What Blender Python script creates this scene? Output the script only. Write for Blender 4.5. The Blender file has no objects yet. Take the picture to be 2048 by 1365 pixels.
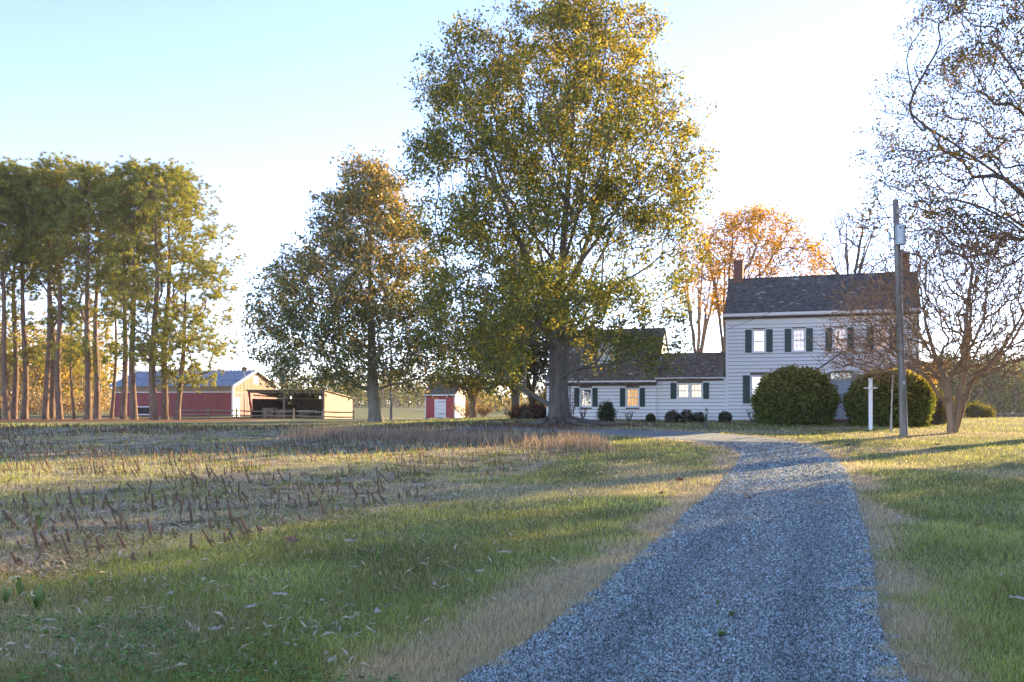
import bpy, math, random
import numpy as np
from mathutils import Vector
random.seed(7); RS = np.random.RandomState(11)
SC = bpy.context.scene; COL = SC.collection

# ---------------------------------------------------------------- camera, world, sun, exposure
F = 1900.0; HZ = 806.0; CAMZ = 1.6          # focal length and horizon row in photo pixels
cam = bpy.data.cameras.new('camera'); cam.sensor_width = 36; cam.lens = 36 * F / 2048
cam.shift_y = (HZ - 682.5) / 2048; cam.clip_end = 4000; cam.clip_start = 0.05
co = bpy.data.objects.new('camera', cam); COL.objects.link(co)
co.location = (0, 0, CAMZ); co.rotation_euler = (math.radians(90), 0, 0); SC.camera = co
SUN_AZ, SUN_EL = math.radians(47), math.radians(13)
w = bpy.data.worlds.new('World'); SC.world = w; w.use_nodes = True
nt = w.node_tree; bg = nt.nodes['Background']
sky = nt.nodes.new('ShaderNodeTexSky'); sky.sky_type = 'NISHITA'; sky.sun_disc = False
sky.sun_elevation = SUN_EL; sky.sun_rotation = SUN_AZ
sky.altitude = 0; sky.air_density = 0.6; sky.dust_density = 0.03; sky.ozone_density = 1.0
tint = nt.nodes.new('ShaderNodeMix'); tint.data_type = 'RGBA'; tint.blend_type = 'MULTIPLY'; tint.inputs[0].default_value = 1; tint.inputs[7].default_value = (.97, .86, .98, 1)   # the sky's faint lavender cast
nt.links.new(sky.outputs[0], tint.inputs[6]); nt.links.new(tint.outputs[2], bg.inputs[0]); bg.inputs[1].default_value = 0.15
sl = bpy.data.lights.new('sun', 'SUN'); sl.energy = 5.0; sl.angle = math.radians(0.6); sl.color = (1, .74, .40)
so = bpy.data.objects.new('sun', sl); COL.objects.link(so)
sdir = Vector((math.sin(SUN_AZ) * math.cos(SUN_EL), math.cos(SUN_AZ) * math.cos(SUN_EL), math.sin(SUN_EL)))
so.rotation_euler = sdir.to_track_quat('Z', 'Y').to_euler(); so.location = (60, 60, 40)
vs = SC.view_settings; vs.view_transform = 'Standard'; vs.look = 'None'; vs.gamma = 1; vs.exposure = 2.2
SC.render.engine = 'CYCLES'; SC.cycles.max_bounces = 6; SC.cycles.transparent_max_bounces = 8

# ---------------------------------------------------------------- helpers
def sstep(a, b, x): t = np.clip((np.asarray(x, float) - a) / (b - a), 0, 1); return t * t * (3 - 2 * t)
def lstep(a, b, x): return np.clip((np.asarray(x, float) - a) / (b - a), 0, 1)
def G(x, y):
    x = np.asarray(x, float); y = np.asarray(y, float)
    A = .22 + .38 * sstep(-14, 2, x)
    B = .08 + .9 * sstep(-25, -5, x) + .85 * sstep(-3, 20, x)
    r = .7 * lstep(17, 53, y) + .3 * sstep(17, 53, y)
    und = .025 * np.sin(x * .55 + 1.3) * np.cos(y * .4) + .018 * np.sin(x * 1.1 + y * .8)
    return A * r - B * sstep(60, 140, y) + und * lstep(4, 9, y)
def Gf(x, y): return float(G(x, y))
def wx(px, D): return (px - 1024) / F * D
def gp(px, D): x = wx(px, D); return (x, D, Gf(x, D))
def zat(py, D): return CAMZ + (HZ - py) / F * D
def unproj(px, py):
    Ds = np.arange(3, 200, .02); z = CAMZ - (py - HZ) / F * Ds; g = G((px - 1024) / F * Ds, Ds)
    i = np.argmax(z <= g); D = Ds[i] if z[i] <= g[i] else 120.
    return ((px - 1024) / F * D, D)
def link(o, parent=None):
    COL.objects.link(o)
    if parent is not None: o.parent = parent
    return o
def tag(o, label=None, cat=None, group=None, kind=None):
    for k, v in (('label', label), ('category', cat), ('group', group), ('kind', kind)):
        if v: o[k] = v
    return o
def empty(name, loc=(0, 0, 0), rz=0, label=None, cat=None, group=None):
    o = bpy.data.objects.new(name, None); o.location = loc; o.rotation_euler[2] = rz; link(o)
    return tag(o, label, cat, group)
def npmesh(name, V, Fc, n, mat=None, parent=None, col=None, smooth=False):
    """V (k,3); Fc flat array of n-gon indices; col per-vertex rgb"""
    me = bpy.data.meshes.new(name); V = np.asarray(V, np.float32); Fc = np.asarray(Fc, np.int32).ravel(); m = len(Fc) // n
    me.vertices.add(len(V)); me.vertices.foreach_set('co', V.ravel())
    me.loops.add(len(Fc)); me.loops.foreach_set('vertex_index', Fc)
    me.polygons.add(m); me.polygons.foreach_set('loop_start', np.arange(0, len(Fc), n, dtype=np.int32))
    if smooth: me.polygons.foreach_set('use_smooth', np.ones(m, bool))
    if col is not None:
        a = me.color_attributes.new('Col', 'FLOAT_COLOR', 'POINT')
        c4 = np.ones((len(V), 4), np.float32); c4[:, :3] = col; a.data.foreach_set('color', c4.ravel())
    me.update(calc_edges=True); me.validate()
    if mat: me.materials.append(mat)
    return link(bpy.data.objects.new(name, me), parent)
class MB:
    def __init__(s): s.v = []; s.f = []
    def add(s, vs, fs): b = len(s.v); s.v += [tuple(v) for v in vs]; s.f += [tuple(i + b for i in f) for f in fs]; return s
    def box(s, a, b):
        (x0, y0, z0), (x1, y1, z1) = a, b
        return s.add([(x0, y0, z0), (x1, y0, z0), (x1, y1, z0), (x0, y1, z0), (x0, y0, z1), (x1, y0, z1), (x1, y1, z1), (x0, y1, z1)],
                     [(3, 2, 1, 0), (4, 5, 6, 7), (0, 1, 5, 4), (1, 2, 6, 5), (2, 3, 7, 6), (3, 0, 4, 7)])
    def prism(s, poly, ax, a, b):
        """poly: list of 2D pts extruded along axis ax ('x': pts are (y,z); 'y': pts are (x,z); 'z': (x,y)) from a to b"""
        n = len(poly)
        def mk(p, t): return {'x': (t, p[0], p[1]), 'y': (p[0], t, p[1]), 'z': (p[0], p[1], t)}[ax]
        return s.add([mk(p, a) for p in poly] + [mk(p, b) for p in poly],
                     [tuple(range(n))[::-1], tuple(range(n, 2 * n))] + [(i, (i + 1) % n, n + (i + 1) % n, n + i) for i in range(n)])
    def bar(s, p, q, w, h=None):
        p = Vector(p); q = Vector(q); d = (q - p).normalized(); up = Vector((0, 0, 1)) if abs(d.z) < .9 else Vector((0, 1, 0))
        a = d.cross(up).normalized() * w / 2; b = a.normalized().cross(d) * (h or w) / 2
        vs = [p - a - b, p + a - b, p + a + b, p - a + b, q - a - b, q + a - b, q + a + b, q - a + b]
        return s.add(vs, [(3, 2, 1, 0), (4, 5, 6, 7), (0, 1, 5, 4), (1, 2, 6, 5), (2, 3, 7, 6), (3, 0, 4, 7)])
    def tube(s, pts, rs, n=8, cap=True):
        pts = [Vector(p) for p in pts]; b0 = len(s.v); k = len(pts)
        t0 = (pts[-1] - pts[0]).normalized(); ref = Vector((0, 1, 0)) if abs(t0.y) < .8 else Vector((1, 0, 0))
        vs, fs = [], []
        for i, p in enumerate(pts):
            t = (pts[min(i + 1, k - 1)] - pts[max(i - 1, 0)]).normalized(); a = t.cross(ref).normalized(); b = t.cross(a)
            r = rs[i] if hasattr(rs, '__len__') else rs
            vs += [p + (a * math.cos(6.2832 * j / n) + b * math.sin(6.2832 * j / n)) * r for j in range(n)]
        for i in range(k - 1):
            for j in range(n): fs.append((i * n + j, i * n + (j + 1) % n, (i + 1) * n + (j + 1) % n, (i + 1) * n + j))
        if cap: fs += [tuple(range(n))[::-1], tuple(range((k - 1) * n, k * n))]
        return s.add(vs, fs)
    def build(s, name, mat, parent=None, smooth=False, bevel=0):
        me = bpy.data.meshes.new(name); me.from_pydata(s.v, [], s.f); me.update()
        import bmesh
        bm = bmesh.new(); bm.from_mesh(me); bmesh.ops.recalc_face_normals(bm, faces=bm.faces)
        if bevel: bmesh.ops.bevel(bm, geom=bm.edges, offset=bevel, segments=1, affect='EDGES')
        bm.to_mesh(me); bm.free()
        if smooth:
            for p in me.polygons: p.use_smooth = True
        me.materials.append(mat); return link(bpy.data.objects.new(name, me), parent)
def dup(o, parent=None, **kw):
    c = o.copy(); link(c); c.parent = parent
    for ch in list(o.children): dup(ch, c)
    for k, v in kw.items(): setattr(c, k, v)
    return c

# ---------------------------------------------------------------- materials
def nodes(name):
    m = bpy.data.materials.new(name); m.use_nodes = True; t = m.node_tree; return m, t, t.nodes['Principled BSDF']
def mixrgb(t, f, a, b, mode='MIX'):
    n = t.nodes.new('ShaderNodeMix'); n.data_type = 'RGBA'; n.blend_type = mode
    for s, v in ((0, f), (6, a), (7, b)):
        if hasattr(v, 'is_output'): t.links.new(v, n.inputs[s])
        else: n.inputs[s].default_value = v if s == 0 else (tuple(v) + (1,))[:4]
    return n.outputs[2]
def noise(t, scale, detail=4, vec=None, rough=.6):
    n = t.nodes.new('ShaderNodeTexNoise'); n.inputs['Scale'].default_value = scale; n.inputs['Detail'].default_value = detail; n.inputs['Roughness'].default_value = rough
    if vec is not None: t.links.new(vec, n.inputs['Vector'])
    return n.outputs['Fac']
def ramp(t, f, a, b):
    n = t.nodes.new('ShaderNodeMapRange'); n.inputs[1].default_value = a; n.inputs[2].default_value = b
    t.links.new(f, n.inputs[0]); return n.outputs[0]
def mapping(t, scale, coord='Object'):
    tc = t.nodes.new('ShaderNodeTexCoord'); mp = t.nodes.new('ShaderNodeMapping'); mp.inputs['Scale'].default_value = scale
    t.links.new(tc.outputs[coord], mp.inputs[0]); return mp.outputs[0]
def bump(t, b, h, strength, dist=.02):
    n = t.nodes.new('ShaderNodeBump'); n.inputs['Strength'].default_value = strength; n.inputs['Distance'].default_value = dist
    t.links.new(h, n.inputs['Height']); t.links.new(n.outputs[0], b.inputs['Normal'])
def paint(name, c, rough=.6, var=.12, scale=3., stretch=(1, 1, 1), c2=None, bmp=.15, bscale=25, metal=0, objvar=.0, spec=.4):
    m, t, b = nodes(name); v = mapping(t, stretch)
    f = noise(t, scale, 6, v); c2 = c2 or tuple(x * (1 - 2.2 * var) for x in c)
    out = mixrgb(t, ramp(t, f, .32, .7), c, c2)
    if objvar:
        oi = t.nodes.new('ShaderNodeObjectInfo'); out = mixrgb(t, ramp(t, oi.outputs['Random'], 0, 1 / objvar), out, c2)
    t.links.new(out, b.inputs['Base Color']); b.inputs['Roughness'].default_value = rough; b.inputs['Metallic'].default_value = metal
    b.inputs['Specular IOR Level'].default_value = spec
    if bmp: bump(t, b, noise(t, bscale, 4, v), bmp)
    return m
def bark(name, c1, c2, sc=6, st=(1, 1, .18), lichen=None):
    m, t, b = nodes(name); v = mapping(t, st); f = noise(t, sc, 8, v, .7)
    out = mixrgb(t, ramp(t, f, .35, .68), c1, c2)
    if lichen: out = mixrgb(t, ramp(t, noise(t, 1.6, 5), .52, .66), out, lichen)
    t.links.new(out, b.inputs['Base Color']); b.inputs['Roughness'].default_value = .95; b.inputs['Specular IOR Level'].default_value = .1
    bump(t, b, noise(t, sc * 1.8, 6, v, .7), .9, .05); return m
def leafmat(name, trans=.45, gloss=.0, tcol=(1.25, 1.1, .45)):
    m = bpy.data.materials.new(name); m.use_nodes = True; t = m.node_tree; t.nodes.clear()
    at = t.nodes.new('ShaderNodeVertexColor'); at.layer_name = 'Col'
    d = t.nodes.new('ShaderNodeBsdfDiffuse'); tr = t.nodes.new('ShaderNodeBsdfTranslucent'); mx = t.nodes.new('ShaderNodeMixShader')
    t.links.new(at.outputs[0], d.inputs[0]); t.links.new(mixrgb(t, 1.0, at.outputs[0], tcol, 'MULTIPLY'), tr.inputs[0])
    mx.inputs[0].default_value = trans; t.links.new(d.outputs[0], mx.inputs[1]); t.links.new(tr.outputs[0], mx.inputs[2]); out = mx.outputs[0]
    if gloss:
        g = t.nodes.new('ShaderNodeBsdfGlossy'); g.inputs['Roughness'].default_value = .35; m2 = t.nodes.new('ShaderNodeMixShader'); m2.inputs[0].default_value = gloss
        t.links.new(out, m2.inputs[1]); t.links.new(g.outputs[0], m2.inputs[2]); out = m2.outputs[0]
    o = t.nodes.new('ShaderNodeOutputMaterial'); t.links.new(out, o.inputs[0]); return m
M = {}
M['white'] = paint('white_paint', (.86, .87, .88), .55, .05, 2.5, (1, 1, 3), objvar=.35, bmp=.08)
M['trim'] = paint('white_trim', (.82, .82, .82), .5, .03, 4)
M['green'] = paint('green_shutter_paint', (.012, .055, .05), .45, .2, 6)
M['brick'] = None
M['leaf'] = leafmat('leaf', .5); M['leafgloss'] = leafmat('glossy_leaf', .38, .05, (1.3, 1.0, .4)); M['needle'] = leafmat('needle', .5, 0, (1.3, 1.05, .4))
M['grass'] = leafmat('grass_blade', .34, 0, (1.2, 1.1, .5)); M['dry'] = leafmat('dry_straw', .3, 0, (1.1, .95, .7))
M['oakbark'] = bark('oak_bark', (.17, .15, .125), (.06, .05, .04), 5, (1, 1, .2), (.15, .165, .14))
M['pinebark'] = bark('pine_bark', (.25, .17, .12), (.08, .055, .04), 5, (1, 1, .35))
M['magbark'] = bark('magnolia_bark', (.24, .21, .17), (.10, .08, .06), 4, (1, 1, .5), (.26, .26, .21))
M['crapebark'] = bark('crape_bark', (.33, .235, .15), (.13, .085, .05), 3, (1, 1, .15))
M['twig'] = bark('grey_twig', (.16, .13, .105), (.07, .055, .045), 5)
M['pole'] = bark('pole_wood', (.28, .25, .215), (.11, .095, .08), 9, (1, 1, .05), (.10, .12, .06))
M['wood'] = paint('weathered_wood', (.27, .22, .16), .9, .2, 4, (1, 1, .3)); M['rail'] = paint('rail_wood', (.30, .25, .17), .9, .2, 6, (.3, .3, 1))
M['darkwood'] = paint('dark_shed_timber', (.13, .085, .06), .9, .25, 4)
M['red'] = paint('barn_red_metal', (.30, .045, .045), .5, .12, 1.5, (1, 1, .3)); M['redwood'] = paint('red_board_paint', (.46, .085, .09), .7, .12, 5, (.4, .4, 2), objvar=.4)
M['tan'] = paint('tan_siding', (.42, .30, .19), .8, .18, 3, (2, 2, .25)); M['cream'] = paint('pale_cream_board', (.75, .62, .55), .7, .06, 4)  # cream boards: side wall and gables, paler than the red front
M['metalroof'] = paint('blue_grey_roof_metal', (.33, .37, .42), .5, .2, 1.2, metal=.3)
M['steel'] = paint('galvanized_grey', (.36, .42, .45), .45, .1, 6, metal=.2); M['black'] = paint('black_iron', (.02, .02, .022), .5, .1)
M['concrete'] = paint('concrete', (.35, .33, .30), .9, .15, 5); M['darkgreen'] = paint('dark_green_iron', (.03, .075, .07), .5, .2, 9)
M['wire'] = paint('cable', (.22, .22, .23), .6, .1); M['pipe'] = paint('weathered_white_pipe', (.55, .53, .47), .7, .25, 8)
M['door'] = paint('grey_blue_door_paint', (.62, .67, .74), .5, .06, 3)
m, t, b = nodes('brick'); v = mapping(t, (1, 1, 1)); br = t.nodes.new('ShaderNodeTexBrick'); t.links.new(v, br.inputs[0])
M['brick'] = m
for k, c in (('Color1', (.26, .085, .055, 1)), ('Color2', (.17, .06, .04, 1)), ('Mortar', (.25, .22, .19, 1))): br.inputs[k].default_value = c
br.inputs['Scale'].default_value = 1; br.inputs['Brick Width'].default_value = .2; br.inputs['Row Height'].default_value = .07; br.inputs['Mortar Size'].default_value = .008
mp = t.nodes.new('ShaderNodeMapping'); mp.inputs['Rotation'].default_value = (math.radians(90), 0, 0); t.links.new(v, mp.inputs[0]); t.links.new(mp.outputs[0], br.inputs[0])
t.links.new(br.outputs[0], b.inputs['Base Color']); b.inputs['Roughness'].default_value = .9
# shingles: per-shingle tone from a stretched cell texture on real stepped courses
def shingle(name, c1, c2, pale, wd=.14):
    m, t, b = nodes(name); v = mapping(t, (1 / wd, 1, 1)); vo = t.nodes.new('ShaderNodeTexWhiteNoise'); vo.noise_dimensions = '2D'
    tc = t.nodes.new('ShaderNodeVertexColor'); tc.layer_name = 'Col'
    fl = t.nodes.new('ShaderNodeVectorMath'); fl.operation = 'FLOOR'; ad = t.nodes.new('ShaderNodeVectorMath'); ad.operation = 'MULTIPLY_ADD'
    cx = t.nodes.new('ShaderNodeCombineXYZ'); sx = t.nodes.new('ShaderNodeSeparateXYZ'); t.links.new(v, sx.inputs[0])
    sr = t.nodes.new('ShaderNodeSeparateColor'); t.links.new(tc.outputs[0], sr.inputs[0])
    a2 = t.nodes.new('ShaderNodeMath'); a2.operation = 'ADD'; t.links.new(sx.outputs[0], a2.inputs[0]); m5 = t.nodes.new('ShaderNodeMath'); m5.operation = 'MULTIPLY'; m5.inputs[1].default_value = 37.3
    t.links.new(sr.outputs[0], m5.inputs[0]); t.links.new(m5.outputs[0], a2.inputs[1]); t.links.new(a2.outputs[0], cx.inputs[0]); t.links.new(fl.inputs[0], cx.outputs[0])
    fy = t.nodes.new('ShaderNodeVectorMath'); fy.operation = 'ADD'; t.links.new(fl.outputs[0], fy.inputs[0])
    cy = t.nodes.new('ShaderNodeCombineXYZ'); t.links.new(m5.outputs[0], cy.inputs[1]); t.links.new(cy.outputs[0], fy.inputs[1])
    t.links.new(fy.outputs[0], vo.inputs['Vector'])
    out = mixrgb(t, vo.outputs['Value'], c1, c2)
    big = noise(t, .9, 5); out = mixrgb(t, ramp(t, big, .5, .75), out, pale)
    sp = noise(t, 14, 3); out = mixrgb(t, ramp(t, sp, .62, .72), out, tuple(x * 2.2 for x in pale))
    t.links.new(out, b.inputs['Base Color']); b.inputs['Roughness'].default_value = .9; b.inputs['Specular IOR Level'].default_value = .2
    bump(t, b, vo.outputs['Value'], .5, .015); return m
M['shingle'] = shingle('dark_shingle', (.15, .15, .155), (.075, .077, .082), (.20, .205, .20))
M['shingle2'] = shingle('brown_shingle', (.20, .175, .145), (.10, .086, .07), (.27, .25, .215))
def glassmat():
    m = bpy.data.materials.new('window_glass'); m.use_nodes = True; t = m.node_tree; t.nodes.clear()
    tr = t.nodes.new('ShaderNodeBsdfTransparent'); gl = t.nodes.new('ShaderNodeBsdfGlossy'); gl.inputs['Roughness'].default_value = .02
    lw = t.nodes.new('ShaderNodeLayerWeight'); lw.inputs[0].default_value = .35; mx = t.nodes.new('ShaderNodeMixShader'); o = t.nodes.new('ShaderNodeOutputMaterial')
    ad = t.nodes.new('ShaderNodeMath'); ad.operation = 'MULTIPLY_ADD'; ad.inputs[1].default_value = .8; ad.inputs[2].default_value = .16; t.links.new(lw.outputs['Fresnel'], ad.inputs[0])
    t.links.new(ad.outputs[0], mx.inputs[0]); t.links.new(tr.outputs[0], mx.inputs[1]); t.links.new(gl.outputs[0], mx.inputs[2]); t.links.new(mx.outputs[0], o.inputs[0]); return m
M['glass'] = glassmat()
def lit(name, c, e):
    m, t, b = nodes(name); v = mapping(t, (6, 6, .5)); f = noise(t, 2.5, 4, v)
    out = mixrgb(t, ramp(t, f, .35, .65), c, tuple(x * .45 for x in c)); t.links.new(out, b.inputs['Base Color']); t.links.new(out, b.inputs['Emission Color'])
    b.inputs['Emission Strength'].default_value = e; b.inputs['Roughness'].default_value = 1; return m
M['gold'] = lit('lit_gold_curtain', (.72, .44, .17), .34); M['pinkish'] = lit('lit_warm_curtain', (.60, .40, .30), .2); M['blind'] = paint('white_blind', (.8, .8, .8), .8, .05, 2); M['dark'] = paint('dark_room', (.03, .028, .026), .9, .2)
M['blindglow'] = lit('glowing_white_blind', (.85, .88, .95), .32); M['bulb'] = lit('lit_bulb', (1, .95, .85), 2.5)  # white blind given its own glow in place of daylight

# ---------------------------------------------------------------- driveway outline
LE = [(930, 1365), (1024, 1315), (1139, 1230), (1239, 1150), (1304, 1095), (1404, 1005), (1464, 945), (1486, 912), (1466, 896), (1400, 884), (1290, 874), (1174, 867), (1040, 861.5), (880, 858.5)]
RE = [(1819, 1365), (1765, 1300), (1750, 1190), (1744, 1115), (1722, 1040), (1704, 970), (1684, 930), (1644, 899), (1574, 881), (1454, 869), (1330, 863), (1189, 859), (1050, 856.5), (890, 854.5)]
def smooth_line(P, n):
    P = np.array(P, float); s = np.r_[0, np.cumsum(np.linalg.norm(np.diff(P, axis=0), axis=1))]
    u = np.linspace(0, s[-1], n); Q = np.c_[np.interp(u, s, P[:, 0]), np.interp(u, s, P[:, 1])]
    for _ in range(4): Q[1:-1] = (Q[:-2] + 2 * Q[1:-1] + Q[2:]) / 4
    return Q
def edge(E):
    P = [unproj(*p) for p in E]; a, b = np.array(P[0]), np.array(P[2]); d = (a - b) / np.linalg.norm(a - b)
    return [tuple(a + d * 10)] + P
LW = smooth_line(edge(LE), 220); RW = smooth_line(edge(RE), 220)
# match up ribbon rungs by arclength
POLY = np.vstack([LW, RW[::-1]])
def in_poly(x, y):
    r = np.zeros(len(x), bool); x2, y2 = POLY[-1]
    for x1, y1 in POLY:
        c = ((y1 > y) != (y2 > y)); 
        with np.errstate(divide='ignore', invalid='ignore'): r ^= c & (x < (x2 - x1) * (y - y1) / (y2 - y1 + 1e-12) + x1)
        x2, y2 = x1, y1
    return r
def dist_edge(x, y):
    E = np.vstack([LW[::2], RW[::2]]); d = np.full(len(x), 1e9)
    for ex, ey in E: np.minimum(d, (x - ex) ** 2 + (y - ey) ** 2, out=d)
    return np.sqrt(d)
ROWU = np.array([.282, .959]); ROWN = np.array([.959, -.282])       # corn row direction and its normal
def hash2(x, y, s): # smooth value noise
    xi = np.floor(x * s).astype(int); yi = np.floor(y * s).astype(int); fx = x * s - xi; fy = y * s - yi; fx = fx * fx * (3 - 2 * fx); fy = fy * fy * (3 - 2 * fy)
    h = lambda a, b: ((np.sin(a * 127.1 + b * 311.7) * 43758.5453) % 1.0)
    return (h(xi, yi) * (1 - fx) + h(xi + 1, yi) * fx) * (1 - fy) + (h(xi, yi + 1) * (1 - fx) + h(xi + 1, yi + 1) * fx) * fy
def field(x, y):
    s = x * ROWN[0] + y * ROWN[1]
    return sstep(-5.6, -6.5, s + 1.2 * (hash2(x, y, .5) - .5)) * sstep(50, 46, y + x * .25)
def masks(x, y):
    n1 = hash2(x, y, .35); n2 = hash2(x, y, 1.3)
    de = dist_edge(x, y); dry = sstep(.95, .1, de + (n2 - .5) * .8) * .95
    dry = np.maximum(dry, .55 * sstep(.5, .8, n1) * sstep(0, 4, y - 3)); lawn_back = sstep(40, 46, y) * .5 * sstep(-2, 4, x); dry = np.maximum(dry, lawn_back * n2)
    fld = field(x, y)
    dirt = sstep(5.0, 1.8, np.hypot((x - 2.5) * .8, y - 46.5)) * .9
    dirt = np.maximum(dirt, sstep(66, 70, y) * sstep(95, 88, y) * sstep(-18, -22, x) * (.4 + .6 * n2))
    return dry, fld, dirt

# ---------------------------------------------------------------- ground
def axis(lo, hi, mid0, mid1, st, grow=1.12):
    a = list(np.arange(mid0, mid1 + st, st)); s = st
    while a[-1] < hi: s *= grow; a.append(a[-1] + s)
    s = st
    while a[0] > lo: s *= grow; a.insert(0, a[0] - s)
    return np.array(a)
gx = axis(-900, 900, -16, 16, .22); gy = axis(-40, 1100, 3, 44, .22)
X, Y = np.meshgrid(gx, gy); xf, yf = X.ravel(), Y.ravel(); Z = G(xf, yf)
near = (yf < 120) & (np.abs(xf) < 60); msk = np.zeros((len(xf), 3))
msk[near] = np.stack(masks(xf[near], yf[near]), 1)
nx, ny = len(gx), len(gy); idx = np.arange(nx * ny).reshape(ny, nx)
quads = np.stack([idx[:-1, :-1], idx[:-1, 1:], idx[1:, 1:], idx[1:, :-1]], -1)
m, t, b = nodes('ground_grass'); at = t.nodes.new('ShaderNodeVertexColor'); at.layer_name = 'Col'; sp = t.nodes.new('ShaderNodeSeparateColor'); t.links.new(at.outputs[0], sp.inputs[0])
f1 = noise(t, 1.2, 6, mapping(t, (1, 1, 1))); f2 = noise(t, 18, 5, mapping(t, (1, 1, 1)), .75); f3 = noise(t, 45, 4, mapping(t, (1, 1, 1)), .8)
lawn = mixrgb(t, ramp(t, f1, .35, .68), (.17, .195, .08), (.25, .23, .12)); lawn = mixrgb(t, ramp(t, f2, .35, .7), lawn, (.06, .07, .03))
dryc = mixrgb(t, ramp(t, f2, .3, .7), (.40, .33, .21), (.22, .17, .11))
fieldc = mixrgb(t, ramp(t, f3, .42, .6), (.18, .15, .11), (.46, .40, .30)); fieldc = mixrgb(t, ramp(t, f1, .45, .62), fieldc, (.062, .080, .024))
dirtc = mixrgb(t, ramp(t, f2, .3, .7), (.13, .085, .055), (.24, .13, .07))
def addn(a, bfac, f):
    x = t.nodes.new('ShaderNodeMath'); x.operation = 'MULTIPLY_ADD'; x.inputs[1].default_value = bfac; t.links.new(f, x.inputs[0]); t.links.new(a, x.inputs[2]); return x.outputs[0]
o1 = mixrgb(t, ramp(t, addn(sp.outputs[0], .8, f2), .65, 1.15), lawn, dryc)
o1 = mixrgb(t, ramp(t, addn(sp.outputs[1], .5, f2), .5, .9), o1, fieldc)
o1 = mixrgb(t, ramp(t, addn(sp.outputs[2], .5, f2), .5, .9), o1, dirtc)
t.links.new(o1, b.inputs['Base Color']); b.inputs['Roughness'].default_value = 1; b.inputs['Specular IOR Level'].default_value = .05
bump(t, b, f3, .6, .03)
tag(npmesh('ground', np.c_[xf, yf, Z], quads, 4, m, col=msk, smooth=True), kind='structure')

# gravel drive: ribbon, crowned, tucked under the turf at its ragged edges
K = 14; n = len(LW); tt = np.linspace(-.06, 1.06, K)
# re-parametrise the right edge so rungs run across the drive
def rungs():
    out = []; j = 0
    for i in range(n):
        d = np.linalg.norm(RW - LW[i], axis=1); lo = j; hi = min(n, j + 12); k = lo + int(np.argmin(d[lo:hi])); k = max(k, j); j = k; out.append(RW[k])
    return np.array(out)
RR = rungs()
for _ in range(6): RR[1:-1] = (RR[:-2] + 2 * RR[1:-1] + RR[2:]) / 4
V = []
for i in range(n):
    P = LW[i][None] * (1 - tt[:, None]) + RR[i][None] * tt[:, None]
    e = np.minimum(tt, 1 - tt); wob = (hash2(P[:, 0] + 50, P[:, 1], 3.) - .5) * .07
    z = G(P[:, 0], P[:, 1]) + np.clip((e + wob) * .8, -.03, .03) + .004
    V.append(np.c_[P, z])
V = np.vstack(V); idx = np.arange(n * K).reshape(n, K); q = np.stack([idx[:-1, :-1], idx[:-1, 1:], idx[1:, 1:], idx[1:, :-1]], -1)
m, t, b = nodes('gravel'); v = mapping(t, (1, 1, 1)); vo = t.nodes.new('ShaderNodeTexVoronoi'); vo.inputs['Scale'].default_value = 55; t.links.new(v, vo.inputs[0])
sc_ = t.nodes.new('ShaderNodeSeparateColor'); t.links.new(vo.outputs['Color'], sc_.inputs[0])
out = mixrgb(t, sc_.outputs[0], (.08, .095, .09), (.29, .33, .31)); out = mixrgb(t, ramp(t, sc_.outputs[1], .965, .975), out, (.55, .55, .55))
out = mixrgb(t, ramp(t, noise(t, .8, 5, v), .55, .8), out, (.15, .115, .075)); t.links.new(out, b.inputs['Base Color']); b.inputs['Roughness'].default_value = .85; bump(t, b, vo.outputs['Distance'], 1.0, .02)
tag(npmesh('gravel_drive', V, q, 4, m, smooth=True), kind='structure')

# ---------------------------------------------------------------- loose ground cover (stuff)
def screen_pts(n, y0, y1, xl=-60, xr=2110):
    """ground points spread so that far ground is not over-sampled"""
    u = RS.rand(n); D = 1 / (1 / y0 + u * (1 / y1 - 1 / y0)); x = wx(xl + RS.rand(n) * (xr - xl), D); return x, D
def blades(x, y, h, wd, lean, col, name, mat, label, zoff=0):
    n = len(x); a = RS.rand(n) * 6.283; ln = lean * (RS.rand(n) * 1.2); la = RS.rand(n) * 6.283; z = G(x, y) + zoff
    dx, dy = np.cos(a) * wd / 2, np.sin(a) * wd / 2
    V = np.empty((n, 3, 3)); V[:, 0] = np.c_[x - dx, y - dy, z - .01]; V[:, 1] = np.c_[x + dx, y + dy, z - .01]
    V[:, 2] = np.c_[x + np.cos(la) * ln * h, y + np.sin(la) * ln * h, z + h]
    o = npmesh(name, V.reshape(-1, 3), np.arange(n * 3), 3, mat, col=np.repeat(col, 3, 0)); return tag(o, label, kind='stuff')
x, y = screen_pts(620000, 5.0, 62)
ip = in_poly(x, y); de0 = dist_edge(x, y); keep = ~ip | ((de0 < .16 * (hash2(x, y, 5.) * 1.6 - .25)) & (RS.rand(len(x)) < .8)) | ((de0 < .5) & (RS.rand(len(x)) < .012)); x, y = x[keep], y[keep]
ind = RS.rand(len(x)); dry, fld, dirt = masks(x, y)
keep = ind > np.maximum(.62 * fld * (.5 + hash2(x, y, 1.1)), dirt); x, y, dry, fld = x[keep], y[keep], dry[keep], fld[keep]
r = RS.rand(len(x), 1); isdry = (RS.rand(len(x)) < np.clip(dry * 1.05 + .22, 0, 1))[:, None]
gcol = np.array([.24, .275, .085]) * (.3 + 1.5 * r ** 1.2) + np.array([.05, .03, 0]) * RS.rand(len(x), 1) * hash2(x, y, .4)[:, None]
dcol = np.array([.62, .53, .35]) * (.35 + 1.0 * r); patch = (.62 + .75 * hash2(x + 31, y, .9) * (.6 + .8 * hash2(x, y + 17, 3.2)))[:, None]; col = np.where(isdry, dcol, gcol * patch * np.array([1.15, 1.15, 1.1]))
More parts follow.
